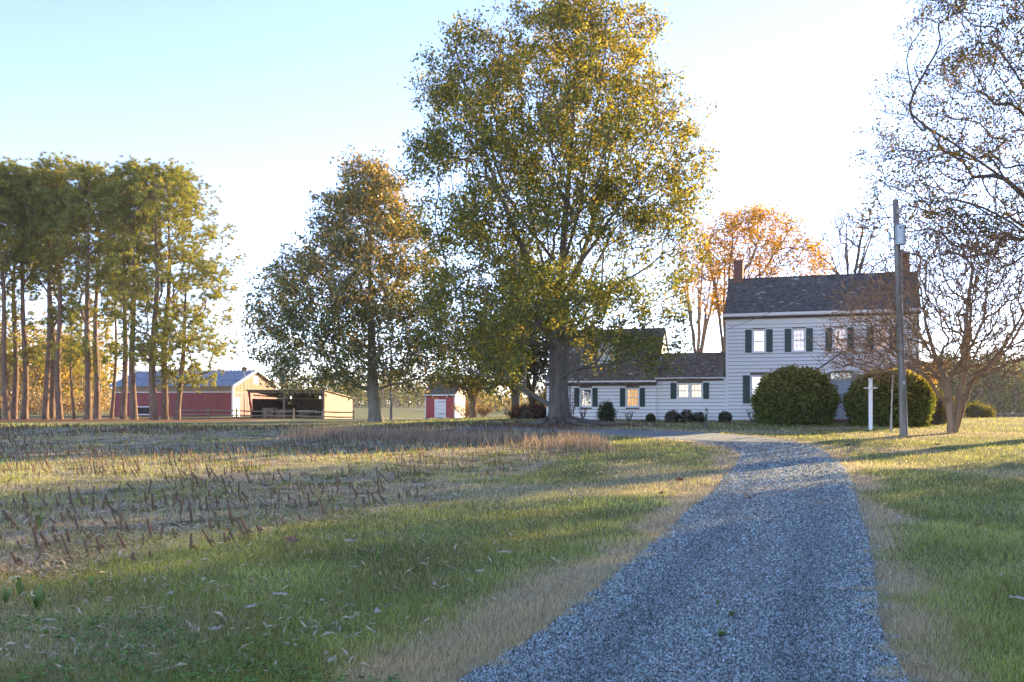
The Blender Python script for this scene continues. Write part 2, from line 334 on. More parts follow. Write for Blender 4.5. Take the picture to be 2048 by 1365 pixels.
h = (.028 + .045 * RS.rand(len(x)) ** 2) * (.7 + .8 * hash2(x + 5, y + 9, 1.6)) * (1 + .5 * fld) * np.where(isdry[:, 0], .75, 1); wd = np.maximum(.0045, .00055 * y) * (.7 + .6 * RS.rand(len(x)))
ip = in_poly(x, y); col = np.where(ip[:, None], dcol, col); h = np.where(ip, h * .7, h)
blades(x, y, h * (1 + y / 60), wd, np.where(ip, 2.2, .9), col, 'grass', M['grass'], 'short lawn and field grass, green with dry blades', np.where(ip, .034, 0))
# straw litter in the stubble
x, y = screen_pts(130000, 5.5, 44, -60, 1500); s = field(x, y); keep = (RS.rand(len(x)) < .11 * sstep(-1.5, -4, x * ROWN[0] + y * ROWN[1]) + .84 * s) & ~in_poly(x, y) & (RS.rand(len(x)) < .35 + .9 * (hash2(x, y, .9) - .2)) & (x * ROWN[0] + y * ROWN[1] < -1.5); x, y = x[keep], y[keep]; n = len(x)
a = RS.rand(n) * 6.283; L = (.025 + .07 * RS.rand(n) ** 2) * (1 + y / 40); wd = L * (.10 + .18 * RS.rand(n)); z = G(x, y) + .012 + .03 * RS.rand(n)
ux, uy = np.cos(a) * L / 2, np.sin(a) * L / 2; vx, vy = -np.sin(a) * wd / 2, np.cos(a) * wd / 2; tl = (RS.rand(n) - .5) * L * .7; cr = RS.rand(n) * wd * .9
V = np.empty((n, 4, 3)); V[:, 0] = np.c_[x - ux, y - uy, z - tl]; V[:, 1] = np.c_[x + vx, y + vy, z + cr]; V[:, 2] = np.c_[x + ux, y + uy, z + tl]; V[:, 3] = np.c_[x - vx, y - vy, z + cr * .2]
col = np.array([.62, .53, .38]) * (.45 + .75 * RS.rand(n, 1)) + np.array([.05, .02, 0]) * RS.rand(n, 1)
tag(npmesh('corn_litter', V.reshape(-1, 3), np.arange(n * 4), 4, M['dry'], col=np.repeat(col, 4, 0)), 'pale corn leaf litter strewn between the stubble rows', kind='stuff')
# clover and broadleaf weeds in the near corner of the verge
n = 9000; x = RS.uniform(-4.2, -.6, n); y = RS.uniform(5.2, 9.5, n); k = hash2(x, y, 1.2) * sstep(9.5, 6, y) > .42; x, y = x[k], y[k]; n = len(x); a = RS.rand(n, 1) * 6.283 + np.arange(5)[None] * 1.2566; r = .008 + .012 * RS.rand(n, 1); z = G(x, y)[:, None] + .03 + .03 * RS.rand(n, 1) + (RS.rand(n, 5) - .5) * .012
V = np.stack([x[:, None] + np.cos(a) * r, y[:, None] + np.sin(a) * r, z], -1); col = np.array([.16, .28, .08]) * (.5 + .9 * RS.rand(n, 1))
tag(npmesh('clover', V.reshape(-1, 3), np.arange(n * 5), 5, M['grass'], col=np.repeat(col, 5, 0)), 'patches of dark green clover in the near verge', kind='stuff')
# loose gravel
x, y = screen_pts(210000, 4.8, 32, 850, 1900); keep = in_poly(x, y) | ((dist_edge(x, y) < .12) & (RS.rand(len(x)) < .5)); x, y = x[keep], y[keep]; n = len(x)
r = (.004 + .0065 * RS.rand(n)) * np.maximum(1, y / 9); a = RS.rand(n, 1) * 6.283 + np.arange(4)[None] * 1.571 + RS.rand(n, 4) * .7; rr = r[:, None] * (.7 + .6 * RS.rand(n, 4)); z = G(x, y) + .039
de = dist_edge(x, y); z = np.where(in_poly(x, y), z, G(x, y) + .012)
V = np.empty((n, 5, 3)); V[:, :4, 0] = x[:, None] + np.cos(a) * rr; V[:, :4, 1] = y[:, None] + np.sin(a) * rr; V[:, :4, 2] = (z - .006)[:, None] + RS.rand(n, 4) * r[:, None] * .5
V[:, 4] = np.c_[x + (RS.rand(n) - .5) * r, y + (RS.rand(n) - .5) * r, z + r * (.5 + .6 * RS.rand(n))]
b0 = np.arange(n)[:, None, None] * 5; fc = b0 + np.array([[0, 1, 4], [1, 2, 4], [2, 3, 4], [3, 0, 4]])[None]
g = RS.rand(n, 1); col = (.035 + .52 * g ** 1.6) * np.array([.93, 1.15, 1.03]); col = np.where(RS.rand(n, 1) < .022, np.array([.75, .75, .75]), col); col = np.where(RS.rand(n, 1) < .07, np.array([.22, .17, .11]), col)
def dmin(E):
    d = np.full(n, 1e9)
    for ex, ey in E[::2]: np.minimum(d, (x - ex) ** 2 + (y - ey) ** 2, out=d)
    return np.sqrt(d)
dl, dr_ = dmin(LW), dmin(RW); uu = dl / (dl + dr_ + 1e-6); trk = np.exp(-((np.abs(uu - .5) - .24) / .085) ** 2)[:, None]; cen = np.exp(-((uu - .5) / .12) ** 2)[:, None] * hash2(x, y, .8)[:, None]
col = col * (1.12 - .3 * trk); col = np.where(RS.rand(n, 1) < .30 * cen, np.array([.30, .25, .18]) * (.5 + .8 * g), col)
m, t, b = nodes('gravel_stone'); at = t.nodes.new('ShaderNodeVertexColor'); at.layer_name = 'Col'; t.links.new(at.outputs[0], b.inputs['Base Color']); b.inputs['Roughness'].default_value = .75; M['stone'] = m
tag(npmesh('gravel', V.reshape(-1, 3), fc, 3, m, col=np.repeat(col, 5, 0)), 'loose blue-grey gravel stones covering the drive', kind='stuff')

# ---------------------------------------------------------------- corn stubble
rows = []
for k in range(75):
    s0 = -6.25 - .76 * k; u = 3.5 + RS.rand() * .3
    while u < 60:
        u += .12 + RS.exponential(.12)
        px_, py_ = ROWN * (s0 + RS.normal(0, .022)) + ROWU * u
        if py_ < 6 or py_ > 48 - px_ * .25 or abs(px_) > .58 * py_ + .5 or px_ > 3: continue
        if hash2(np.array([px_ + 9]), np.array([py_]), .22)[0] < .30: continue
        if RS.rand() < .30: continue
        rows.append((px_, py_))
rows.sort(key=lambda p: p[1])
M['stalk'] = paint('brown_stalk', (.22, .14, .08), .9, .25, 20, (1, 1, .2), bmp=.3, objvar=.6)
stalks = []
for i in range(8):
    mb = MB(); hh = .14 + .018 * i; mb.tube([(0, 0, -.04), (0, 0, .05), (.002, .001, .055), (.003, 0, hh)], [.016, .0145, .016, .012], 6)
    if i % 2: mb.add([(.011, 0, .06), (.03, .006, .10), (.045, -.004, .02)], [(0, 1, 2)])
    o = mb.build('corn_stalk', M['stalk']); COL.objects.unlink(o); stalks.append(o.data); bpy.data.objects.remove(o)
for i, (a, c) in enumerate(rows[:300]):
    o = bpy.data.objects.new('corn_stalk', stalks[random.randrange(8)]); link(o)
    sc2 = random.uniform(.75, 1.25); o.scale = (sc2 * 1.05, sc2 * 1.05, sc2 * random.uniform(.6, 1.15)); o.location = (a, c, Gf(a, c)); o.rotation_euler = (random.gauss(.05, .2), random.gauss(-.28, .24), random.random() * .8 - .4)
    tag(o, 'short brown cut corn stalk standing in the near stubble rows', 'corn stalk', 'cut corn stalks in the near stubble rows')
R = np.array(rows[300:]); n = len(R); h = .12 + .12 * RS.rand(n); z = G(R[:, 0], R[:, 1]); lx = RS.normal(-.22, .2, n) * h; ly = RS.normal(0, .2, n) * h
V = np.empty((n, 6, 3)); rad = .018 * np.maximum(1, R[:, 1] / 26)
for j in range(3):
    cx, sx = math.cos(j * 2.094), math.sin(j * 2.094)
    V[:, j] = np.c_[R[:, 0] + cx * rad, R[:, 1] + sx * rad, z - .03]; V[:, 3 + j] = np.c_[R[:, 0] + lx + cx * rad * .8, R[:, 1] + ly + sx * rad * .8, z + h]
fc = (np.arange(n)[:, None, None] * 6 + np.array([[0, 1, 4, 3], [1, 2, 5, 4], [2, 0, 3, 5]])[None])
tag(npmesh('corn_stubble', V.reshape(-1, 3), fc, 4, M['stalk']), 'farther rows of cut corn stubble across the field', kind='stuff')
# tall dry grass at the end of the field
n = 9000; u = RS.rand(n); x = -9.5 + u * 12.5; y = 40.5 - u * 12 + RS.normal(0, 1.0, n) + (RS.rand(n) ** 2) * 2.0; col = np.array([.36, .285, .20]) * (.5 + .8 * RS.rand(n, 1))
blades(x, y, .15 + .42 * RS.rand(n) ** 2 * (.4 + hash2(x, y, 1.)), np.full(n, .022), .45, col, 'tall_grass', M['dry'], 'tall dead brown grass at the end of the stubble field')

# fallen leaves, husks, seedlings, tufts
def leafmesh(seed):
    rr = random.Random(seed); mb = MB(); pts = []
    for i in range(12):
        a = i * math.pi / 6; r_ = (.075 if i % 2 else .042) * rr.uniform(.8, 1.2); pts.append((math.cos(a) * r_ * 1.25, math.sin(a) * r_, rr.uniform(0, .04) + (r_ - .04) * .5))
    mb.add([(0, 0, .012)] + pts, [(0, i + 1, (i + 1) % 12 + 1) for i in range(12)]); return mb
M['brownleaf'] = paint('brown_leaf', (.24, .12, .06), .8, .25, 12, bmp=0); M['palehusk'] = paint('pale_husk', (.46, .39, .28), .8, .2, 10, (1, 8, 1), bmp=.2)
fl = [(583, 1092, 'big curled brown leaf lying at the edge of the stubble', 1.5), (1360, 966, 'brown leaf on the dry verge left of the drive', 1.5), (1325, 992, 'small dark leaf on the lawn near the left verge', 1.1), (1497, 1000, 'brown leaf lying on the gravel mid drive', 1.0),
      (1958, 1058, 'pinkish brown leaf on the shaded right lawn', 1.0), (1813, 928, 'pale pink leaf on the sunlit right lawn', 1.2), (1876, 894, 'brown leaf on the lawn below the crape myrtle', 1.5), (1388, 1208, 'tiny brown leaf on the gravel near the weed tufts', .6), (1610, 958, 'long tan leaf crossing the sunlit gravel', .9), (1757, 905, 'light leaf on the grass beside the bend of the drive', 1.0)]
for i, (px, py, lb, s) in enumerate(fl):
    a, c = unproj(px, py); o = leafmesh(i).build('fallen_leaf', M['brownleaf']); o.location = (a, c, Gf(a, c) + .035); o.scale = (s * .85,) * 3; o.rotation_euler = (random.uniform(-.4, .4), random.uniform(-.4, .4), random.random() * 6); tag(o, lb, 'leaf', 'brown fallen leaves')
def huskmesh(seed):
    rr = random.Random(seed); vs, fs = [], []; n = 7; cv = rr.uniform(-.5, .5)
    for i in range(n):
        u = i / (n - 1); wd = .028 * math.sin(math.pi * (.12 + .83 * u)) + .004; x = (u - .5) * .22; y = cv * .10 * math.sin(math.pi * u); tw = rr.uniform(.2, .9)
        vs += [(x, y - wd, .01 + .03 * tw * rr.random()), (x, y, .02 + .02 * u), (x, y + wd, .012 + .045 * tw)]
    for i in range(n - 1):
        for j in range(2): fs.append((i * 3 + j, i * 3 + j + 1, i * 3 + j + 4, i * 3 + j + 3))
    return MB().add(vs, fs)
hp = [(1748 * .5 + 0, 682 * .5 + 840), (750, 1236), (768, 1222), (960, 1152), (930, 1155), (560, 1192 + 10), (345, 1198), (648, 1322), (585, 1308), (660, 1335), (540, 1285), (430, 1270), (1010, 1115), (330, 1172), (410, 1150), (620, 1218), (700, 1090), (760, 1075), (1785, 1080), (1690 + 55, 1042), (1840, 1345), (2000, 1160), (2035, 1210), (1630 + 55, 1150 + 40), (1795, 1040), (270, 1240), (500, 1225), (95, 1255), (300, 1310)]
hm = [huskmesh(i).build('corn_husk', M['palehusk']) for i in range(5)]
for i, (px, py) in enumerate(hp):
    a, c = unproj(px, py); o = hm[i] if i < 5 else dup(hm[i % 5]); o.location = (a, c, Gf(a, c) + .035); s = random.uniform(.35, .8); o.scale = (s, s, s); o.rotation_euler = (0, 0, random.random() * 6.28)
    if px > 1500: tag(o, 'pale scrap of dry husk on the grass right of the drive', 'corn husk', 'husk scraps right of the drive')
    else: tag(o, 'pale dry corn husk lying on the grass strip by the stubble', 'corn husk', 'corn husks beside the stubble')
def sproutmesh(seed, nb=7, h=.13):
    rr = random.Random(seed); vs, fs, cl = [], [], []
    for k in range(nb):
        a = rr.random() * 6.28; L = h * rr.uniform(.6, 1.2); ln = rr.uniform(.1, .7); b_ = len(vs); wd = .008
        dx, dy = math.cos(a), math.sin(a); px_, py_ = -dy * wd, dx * wd
        vs += [(px_, py_, 0), (-px_, -py_, 0), (dx * ln * L * .5 - px_ * 1.3, dy * ln * L * .5 - py_ * 1.3, L * .7), (dx * ln * L * .5 + px_ * 1.3, dy * ln * L * .5 + py_ * 1.3, L * .7), (dx * ln * L * 1.2, dy * ln * L * 1.2, L * (.95 - .3 * ln))]
        fs += [(b_, b_ + 1, b_ + 2, b_ + 3), (b_ + 3, b_ + 2, b_ + 4)]
    return MB().add(vs, fs)
M['sprout'] = paint('bright_green_blade', (.16, .24, .05), .6, .15, 10, bmp=0)
sp_ = [(78, 1060, 'large bright corn seedling at the edge of the lit stubble', 1.5), (460, 1078, 'bright corn seedling at the near edge of the lit stubble', 1.2), (553, 1074, 'yellow-green seedling beside the big curled leaf', 1.0), (755, 1125, 'upright green seedling in the shaded grass', 1.0), (902, 1098, 'small green seedling toward the verge of the drive', .8), (75, 1225, 'leafy green seedling tuft in the near corner', 1.6), (40, 1195, 'green seedling beside a leaning stalk in the near corner', 1.5), (10, 1210, 'green seedling at the picture edge', 1.3), (183, 1180, 'small seedling beside a short dark stalk', .9), (448, 995, 'seedling in the far lit stubble row', 1.2), (570, 970, 'far green seedling in the middle stubble', 1.2)]
for i, (px, py, lb, s) in enumerate(sp_):
    a, c = unproj(px, py); o = sproutmesh(i).build('corn_seedling', M['sprout']); o.location = (a, c, Gf(a, c)); o.scale = (s,) * 3; tag(o, lb, 'seedling', 'green corn seedlings')
for i, (px, py, lb) in enumerate([(1443, 1284, 'largest weed tuft growing in the gravel drive'), (1463, 1243, 'small weed tuft farther up the gravel drive'), (1435, 1218, 'faint weed tuft highest of three on the gravel')]):
    a, c = unproj(px, py); o = sproutmesh(40 + i, 26, .07).build('weed_tuft', M['sprout']); o.location = (a, c, Gf(a, c) + .03); o.scale = (1.3 - .3 * i, 1.3 - .3 * i, .6); tag(o, lb, 'weed', 'weed tufts in the gravel')

# ---------------------------------------------------------------- farmhouse
HA = math.radians(19); HC, HS = math.cos(HA), math.sin(HA); HX, HY = 12.05, 53.5; HZ0 = .56
house = empty('farmhouse', (HX, HY, HZ0), -HA, 'long white clapboard farmhouse with green shutters and two brick chimneys', 'house')
def fx(px): k = (px - 1024) / F; return (k * HY - HX) / (HC + k * HS)           # photo column -> metres along the facade
def fz(py, x): return CAMZ + (HZ - py) / F * (HY - HS * x) - HZ0                 # photo row -> height on the facade
cb = MB().prism([(0, .030), (-.056, .030), (-.044, .2048), (0, .2048)], 'x', 0, 1).build('clapboard', M['white']); CBM = cb.data; bpy.data.objects.remove(cb)
def clap_wall(wall, x0, x1, z0, z1, y, openings, row=.205):
    z = z0
    while z < z1 - .02:
        segs = [(x0, x1)]
        for (a, b_, c, d) in openings:
            if z + .19 > c and z < d:
                new = []
                for (p, q_) in segs:
                    if b_ <= p or a >= q_: new.append((p, q_)); continue
                    if a - p > .03: new.append((p, a))
                    if q_ - b_ > .03: new.append((b_, q_))
                segs = new
        for (p, q_) in segs:
            o = bpy.data.objects.new('clapboard', CBM); link(o, wall); o.location = (p, y, z); o.scale = (q_ - p, 1, min(1, (z1 - z) / .205))
        z += row
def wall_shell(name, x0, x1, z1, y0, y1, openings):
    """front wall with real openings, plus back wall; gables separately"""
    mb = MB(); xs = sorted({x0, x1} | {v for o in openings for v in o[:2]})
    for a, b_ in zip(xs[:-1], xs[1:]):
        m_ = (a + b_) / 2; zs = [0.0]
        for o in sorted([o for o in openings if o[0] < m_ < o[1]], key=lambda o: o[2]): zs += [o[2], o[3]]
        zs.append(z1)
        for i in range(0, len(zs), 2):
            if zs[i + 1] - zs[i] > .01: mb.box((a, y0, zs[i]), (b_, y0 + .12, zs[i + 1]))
    mb.box((x0, y1 - .12, 0), (x1, y1, z1)); return mb.build(name, M['wood'], house)  # dark wood showing in the open clapboard grooves stands in for shadow lines
def gable(name, x, sx, y0, y1, ze, zr, row=.205):
    mb = MB(); ym = (y0 + y1) / 2; z = 0
    mb.prism([(y0 + .002, -.3), (y1 - .002, -.3), (y1 - .002, ze), (ym, zr), (y0 + .002, ze)], 'x', x, x - sx * .12)
    while z < zr - .1:
        zt = min(z + row + .01, zr - .05); ins = lambda zz: 0 if zz <= ze else (zz - ze) / (zr - ze) * (ym - y0)
        a, c = y0 + ins(zt), y1 - ins(zt)
        if c - a > .05: mb.add([(x, a, z), (x + sx * .026, a, z), (x + sx * .026, c, z), (x, c, z), (x, a, zt), (x + sx * .008, a, zt), (x + sx * .008, c, zt), (x, c, zt)], [(3, 2, 1, 0), (4, 5, 6, 7), (0, 1, 5, 4), (1, 2, 6, 5), (2, 3, 7, 6), (3, 0, 4, 7)])
        z += row
    return mb.build(name, M['white'], house)
def shingle_roof(name, x0, x1, y0, y1, ze, zr, mat, over=.28, exp=.155, parent=None, side=.12):
    """stepped shingle courses on both slopes, slightly uneven butts"""
    V, Fq, C = [], [], []; ym = (y0 + y1) / 2
    for sgn in (1, -1):
        ye = y0 if sgn == 1 else y1; run = abs(ym - ye); sl = math.hypot(run, zr - ze); ux, uz = (ym - ye) / sl, (zr - ze) / sl; nx_, nz_ = -uz * (1 if sgn == 1 else -1), abs(ux)
        k = 0; u = -over
        while u < sl - .02:
            u1 = min(u + exp + .03, sl + .02); xs = np.arange(x0 - side, x1 + side + .001, .42); xs[-1] = x1 + side
            for a, b_ in zip(xs[:-1], xs[1:]):
                j = random.uniform(-.012, .012); th = .034 + random.uniform(-.008, .01); bs = len(V)
                for (xx, uu, hh) in ((a, u + j, th), (b_, u + j, th), (b_, u1, .012), (a, u1, .012), (a, u + j, 0), (b_, u + j, 0)):
                    V.append((xx, ye + ux * uu + nx_ * hh, ze + uz * uu + nz_ * hh))
                Fq += [(bs, bs + 1, bs + 2, bs + 3), (bs + 4, bs + 5, bs + 1, bs)]
                C += [((k * .137) % 1, 0, 0)] * 6
            k += 1; u += exp
    o = npmesh(name, V, Fq, 4, mat, parent or house, col=np.array(C)); return o
def roof_deck(x0, x1, y0, y1, ze, zr, over=.26, side=.1, mat='darkwood', parent=None, name='roof_deck'):
    ym = (y0 + y1) / 2; s = (zr - ze) / (ym - y0); mb = MB()
    mb.prism([(y0 - over, ze - over * s - .015), (ym, zr - .015), (y1 + over, ze - over * s - .015), (y1 + over, ze - over * s - .06), (ym, zr - .12), (y0 - over, ze - over * s - .06)], 'x', x0 - side, x1 + side); return mb.build(name, M[mat], parent or house)
def window(x0, x1, z0, z1, y, inner, cols=3, rows=4, proud=.06, par=None):
    fr = .07; mb = MB()
    for a, b_ in (((x0, z0), (x0 + fr, z1)), ((x1 - fr, z0), (x1, z1)), ((x0 + fr, z1 - fr), (x1 - fr, z1)), ((x0 + fr, z0), (x1 - fr, z0 + .05))): mb.box((a[0], y - proud, a[1]), (b_[0], y + .1, b_[1]))
    mb.box((x0 - .04, y - proud - .045, z0 - .05), (x1 + .04, y + .02, z0 + .001)); wd = mb.build('window', M['trim'], par or house)
    ix0, ix1, iz0, iz1 = x0 + fr, x1 - fr, z0 + .05, z1 - fr; mid = (iz0 + iz1) / 2; sb = MB()
    for za, zb, yy in ((iz0, mid, .03), (mid, iz1, .005)):
        sb.box((ix0, y + yy, za), (ix0 + .035, y + yy + .03, zb)); sb.box((ix1 - .035, y + yy, za), (ix1, y + yy + .03, zb)); sb.box((ix0 + .035, y + yy, za), (ix1 - .035, y + yy + .03, za + .035)); sb.box((ix0 + .035, y + yy, zb - .035), (ix1 - .035, y + yy + .03, zb))
    sb.build('sash', M['trim'], wd); mu = MB()
    for za, zb, yy in ((iz0 + .035, mid - .035, .036), (mid + .035, iz1 - .035, .011)):
        for c in range(1, cols): xx = ix0 + (ix1 - ix0) * c / cols; mu.box((xx - .011, y + yy, za), (xx + .011, y + yy + .02, zb))
        for r_ in range(1, rows // 2): zz = za + (zb - za) * r_ / (rows // 2); mu.box((ix0 + .035, y + yy + .001, zz - .011), (ix1 - .035, y + yy + .019, zz + .011))
    mu.build('muntin', M['trim'], wd)
    MB().add([(ix0, y + .055, iz0), (ix1, y + .055, iz0), (ix1, y + .055, iz1), (ix0, y + .055, iz1)], [(0, 1, 2, 3)]).build('glass', M['glass'], wd)
    cu = MB(); n_ = 18
    for i in range(n_):
        a = ix0 - .05 + (ix1 - ix0 + .1) * i / n_; b_ = ix0 - .05 + (ix1 - ix0 + .1) * (i + 1) / n_; ya = y + .2 + .025 * (i % 2); yb = y + .2 + .025 * ((i + 1) % 2)
        cu.add([(a, ya, iz0 - .05), (b_, yb, iz0 - .05), (b_, yb, iz1 + .05), (a, ya, iz1 + .05)], [(0, 1, 2, 3)])
    cu.build('curtain', M[inner], wd); return (x0, x1, z0, z1)
def shutter(x0, x1, z0, z1, y):
    mb = MB(); fr = .05; zm = z0 + (z1 - z0) * .45
    mb.box((x0, y - .075, z0), (x1, y - .054, z1))
    for a, b_ in (((x0, z0), (x0 + fr, z1)), ((x1 - fr, z0), (x1, z1)), ((x0 + fr, z0), (x1 - fr, z0 + .07)), ((x0 + fr, z1 - .07), (x1 - fr, z1)), ((x0 + fr, zm - .04), (x1 - fr, zm + .04))): mb.box((a[0], y - .096, a[1]), (b_[0], y - .0755, b_[1]))
    mb.box((x0 + .09, y - .088, z0 + .11), (x1 - .09, y - .0755, zm - .08)); mb.box((x0 + .09, y - .088, zm + .08), (x1 - .09, y - .0755, z1 - .11))
    return mb.build('shutter', M['green'], house)
MAINW = fx(1838); EZ, RZ, DEP = 5.98, 8.30, 5.6
ups = [(1518, 'blindglow'), (1597.5, 'pinkish'), (1679.5, 'pinkish'), (1763, 'pinkish')]; lows = [(1518, 'blindglow'), (1597.5, 'blindglow'), (1763, 'dark')]
uz0, uz1 = fz(705.5, fx(1518)), fz(659.5, fx(1518)); lz0, lz1 = fz(807.5, fx(1518)), fz(751, fx(1518))
ops = []
for px, inn in ups: c = fx(px); ops.append((c - .37, c + .37, uz0, uz1, inn, .37))
for px, inn in lows: c = fx(px); ops.append((c - .47, c + .47, lz0, lz1, inn, .40))
dc = fx(1681.5); dz0 = .14; DW = .62; door_op = (dc - DW, dc + DW, dz0, dz0 + 2.62)
allops = [o[:4] for o in ops] + [door_op]
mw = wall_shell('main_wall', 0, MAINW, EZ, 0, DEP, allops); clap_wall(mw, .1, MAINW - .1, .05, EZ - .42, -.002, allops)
MB().box((0, -.06, 0), (.1, .02, EZ - .3)).box((MAINW - .1, -.06, 0), (MAINW, .02, EZ - .3)).build('corner_board', M['trim'], house)
gable('gable_wall', 0, -1, .0, DEP, EZ, RZ); gable('gable_wall', MAINW, 1, .0, DEP, EZ, RZ)
MB().box((-.02, .01, -.5), (MAINW + .02, DEP - .01, .04)).build('foundation', M['concrete'], house)
for (a, b_, c, d, inn, sw) in ops:
    window(a, b_, c, d, -.0, inn); shutter(a - sw, a - .02, c + .0, d - .0, 0); shutter(b_ + .02, b_ + sw, c, d, 0)
cor = MB(); cor.box((-.10, -.22, EZ - .13), (MAINW + .10, .05, EZ + .015)); cor.box((-.04, -.07, EZ - .42), (MAINW + .04, .05, EZ - .135)); cor.box((-.10, -.30, EZ - .09), (MAINW + .10, -.222, EZ + .04)); cor.build('cornice', M['trim'], house)
de_ = MB(); k = .05
while k < MAINW: de_.box((k, -.19, EZ - .235), (k + .13, -.072, EZ - .132)); k += .36
de_.build('dentil', M['trim'], house)
roof_deck(0, MAINW, 0, DEP, EZ, RZ); rf = shingle_roof('roof', 0, MAINW, 0, DEP, EZ, RZ, M['shingle'])
MB().bar((-.12, DEP / 2, RZ + .03), (MAINW + .12, DEP / 2, RZ + .03), .2, .05).build('ridge_cap', M['shingle2'], house)
for xx in (.42, MAINW - .55):
    MB().box((xx - .26, DEP / 2 - .3, RZ - .6), (xx + .26, DEP / 2 + .3, RZ + 1.12)).box((xx - .29, DEP / 2 - .33, RZ + 1.0), (xx + .29, DEP / 2 + .33, RZ + 1.07)).build('chimney', M['brick'], house)
MB().tube([(MAINW - .07, -.1, .1), (MAINW - .07, -.1, EZ - .2)], .045, 8).build('downspout', M['steel'], house)
# door under the arched gabled hood
dr = MB(); dr.box((dc - .5, .02, dz0), (dc + .5, .07, dz0 + 2.1)); 
for (a, b_, c, d) in ((-.43, -.04, .12, .42), (.04, .43, .12, .42), (-.43, .43, .5, .95), (-.43, .43, 1.05, 1.45), (-.43, -.04, 1.52, 2.0), (.04, .43, 1.52, 2.0)): dr.box((dc + a, .005, dz0 + c), (dc + b_, .021, dz0 + d))
dr = dr.build('front_door', M['door'], house); MB().box((dc - .05, -.03, dz0 + 1.12), (dc - .02, .006, dz0 + 1.18)).tube([(dc - .035, -.03, dz0 + 1.1), (dc - .035, -.03, dz0 + 1.22)], .012, 6).build('door_handle', M['black'], dr)
MB().box((dc - .5, -.012, dz0 + .985), (dc + .5, .004, dz0 + 1.015)).build('midrail', M['steel'], dr)
df = MB()
for s in (-1, 1): df.box((dc + s * .56 - .06, -.05, dz0), (dc + s * .56 + .06, .1, dz0 + 2.62))
df.box((dc - .5, -.04, dz0 + 2.1), (dc + .5, .1, dz0 + 2.2)); df.box((dc - .5, -.04, dz0 + 2.53), (dc + .5, .1, dz0 + 2.62)); df = df.build('door_frame', M['trim'], house)
tr_ = MB().add([(dc - .5, .05, dz0 + 2.2), (dc + .5, .05, dz0 + 2.2), (dc + .5, .05, dz0 + 2.53), (dc - .5, .05, dz0 + 2.53)], [(0, 1, 2, 3)]).build('transom', M['glass'], house); mu = MB()
for i in range(1, 5): mu.box((dc - .5 + i * .2 - .01, .03, dz0 + 2.2), (dc - .5 + i * .2 + .01, .045, dz0 + 2.53))
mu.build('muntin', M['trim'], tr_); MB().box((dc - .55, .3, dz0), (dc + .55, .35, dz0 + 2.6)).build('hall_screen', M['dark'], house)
PW, PY = 1.36, -1.25; pb = fz(747, dc); pk = pb + .98; arch = []; sp0 = pb - .36; aw = 1.02
for i in range(17): a = math.pi * i / 16; arch.append((dc - math.cos(a) * aw, sp0 + math.sin(a) * .47))
mb = MB(); outl = [(dc - PW, sp0), (dc - PW, pb), (dc, pk), (dc + PW, pb), (dc + PW, sp0)]
# front panel with the arch cut out, built as a strip of quads
top = [(x_, pb + (pk - pb) * (1 - abs(x_ - dc) / PW)) for x_, _ in arch]
for yy0, yy1 in ((PY, PY + .1),):
    L = [(dc - PW, sp0 - .0), (dc - aw, sp0)]
    for i in range(16):
        (xa, za), (xb, zb) = arch[i], arch[i + 1]; mb.prism([(xa, za), (xb, zb), top[i + 1], top[i]], 'y', yy0, yy1)
    mb.prism([(dc - PW, sp0), (dc - aw, sp0), top[0], (dc - PW, pb)], 'y', yy0, yy1); mb.prism([(dc + aw, sp0), (dc + PW, sp0), (dc + PW, pb), top[-1]], 'y', yy0, yy1)
mb.build('hood_front', M['trim'], house)
va = MB()
for i in range(16):
    (xa, za), (xb, zb) = arch[i], arch[i + 1]; va.add([(xa, PY + .1, za), (xb, PY + .1, zb), (xb, -.03, zb), (xa, -.03, za)], [(0, 1, 2, 3)])
va.build('hood_vault', M['trim'], house)
sd = MB()
for s in (-1, 1): sd.box((dc + s * (aw + .17) - .17, PY + .11, sp0 - .18), (dc + s * (aw + .17) + .17, -.03, sp0 + .02)); sd.box((dc + s * 1.19 - .09, PY + .1, .15), (dc + s * 1.19 + .09, PY + .28, sp0 - .18))
sd.build('hood_post', M['trim'], house)
hr = MB()
for s in (-1, 1):
    hr.prism([(dc, pk + .02), (dc + s * (PW + .14), pb - .08), (dc + s * (PW + .14), pb - .02), (dc, pk + .09)], 'y', PY - .1, -.03)
hr.build('hood_roof', M['shingle'], house)
MB().box((dc - .85, -1.1, -.35), (dc + .85, -.04, .13)).box((dc - 1.0, -1.45, -.45), (dc + 1.0, -1.101, -.04)).build('door_step', M['brick'], house)
# middle wing and left wing
x1w, x0w, xw = -.0, fx(1310), fx(1094); MEZ, MRZ = 2.50, 4.0; LEZ, LRZ = 2.36, 5.55; MD, LD = 4.6, 5.4; MY, LY = .12, -.02
pz0, pz1 = fz(797, fx(1379)), fz(766.5, fx(1379)); pw0, pw1 = fx(1353.5), fx(1405)
mo = [(pw0, (pw0 + pw1) / 2, pz0, pz1), ((pw0 + pw1) / 2, pw1, pz0, pz1)]
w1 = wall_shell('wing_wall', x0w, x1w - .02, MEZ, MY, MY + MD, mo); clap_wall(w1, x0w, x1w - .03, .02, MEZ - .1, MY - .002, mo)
for o in mo: window(*o, MY, 'gold', 3, 4)
shutter(pw0 - .36, pw0 - .03, pz0 - .03, pz1 + .02, MY); shutter(pw1 + .03, pw1 + .36, pz0 - .03, pz1 + .02, MY)
roof_deck(x0w, x1w - .14, MY, MY + MD, MEZ, MRZ, .2, .0); shingle_roof('roof', x0w + .1, x1w - .16, MY, MY + MD, MEZ, MRZ, M['shingle2'], .24, side=.0)
MB().box((x0w, MY - .16, MEZ - .10), (x1w - .05, MY + .02, MEZ - .02)).build('fascia', M['trim'], house)
lo = []
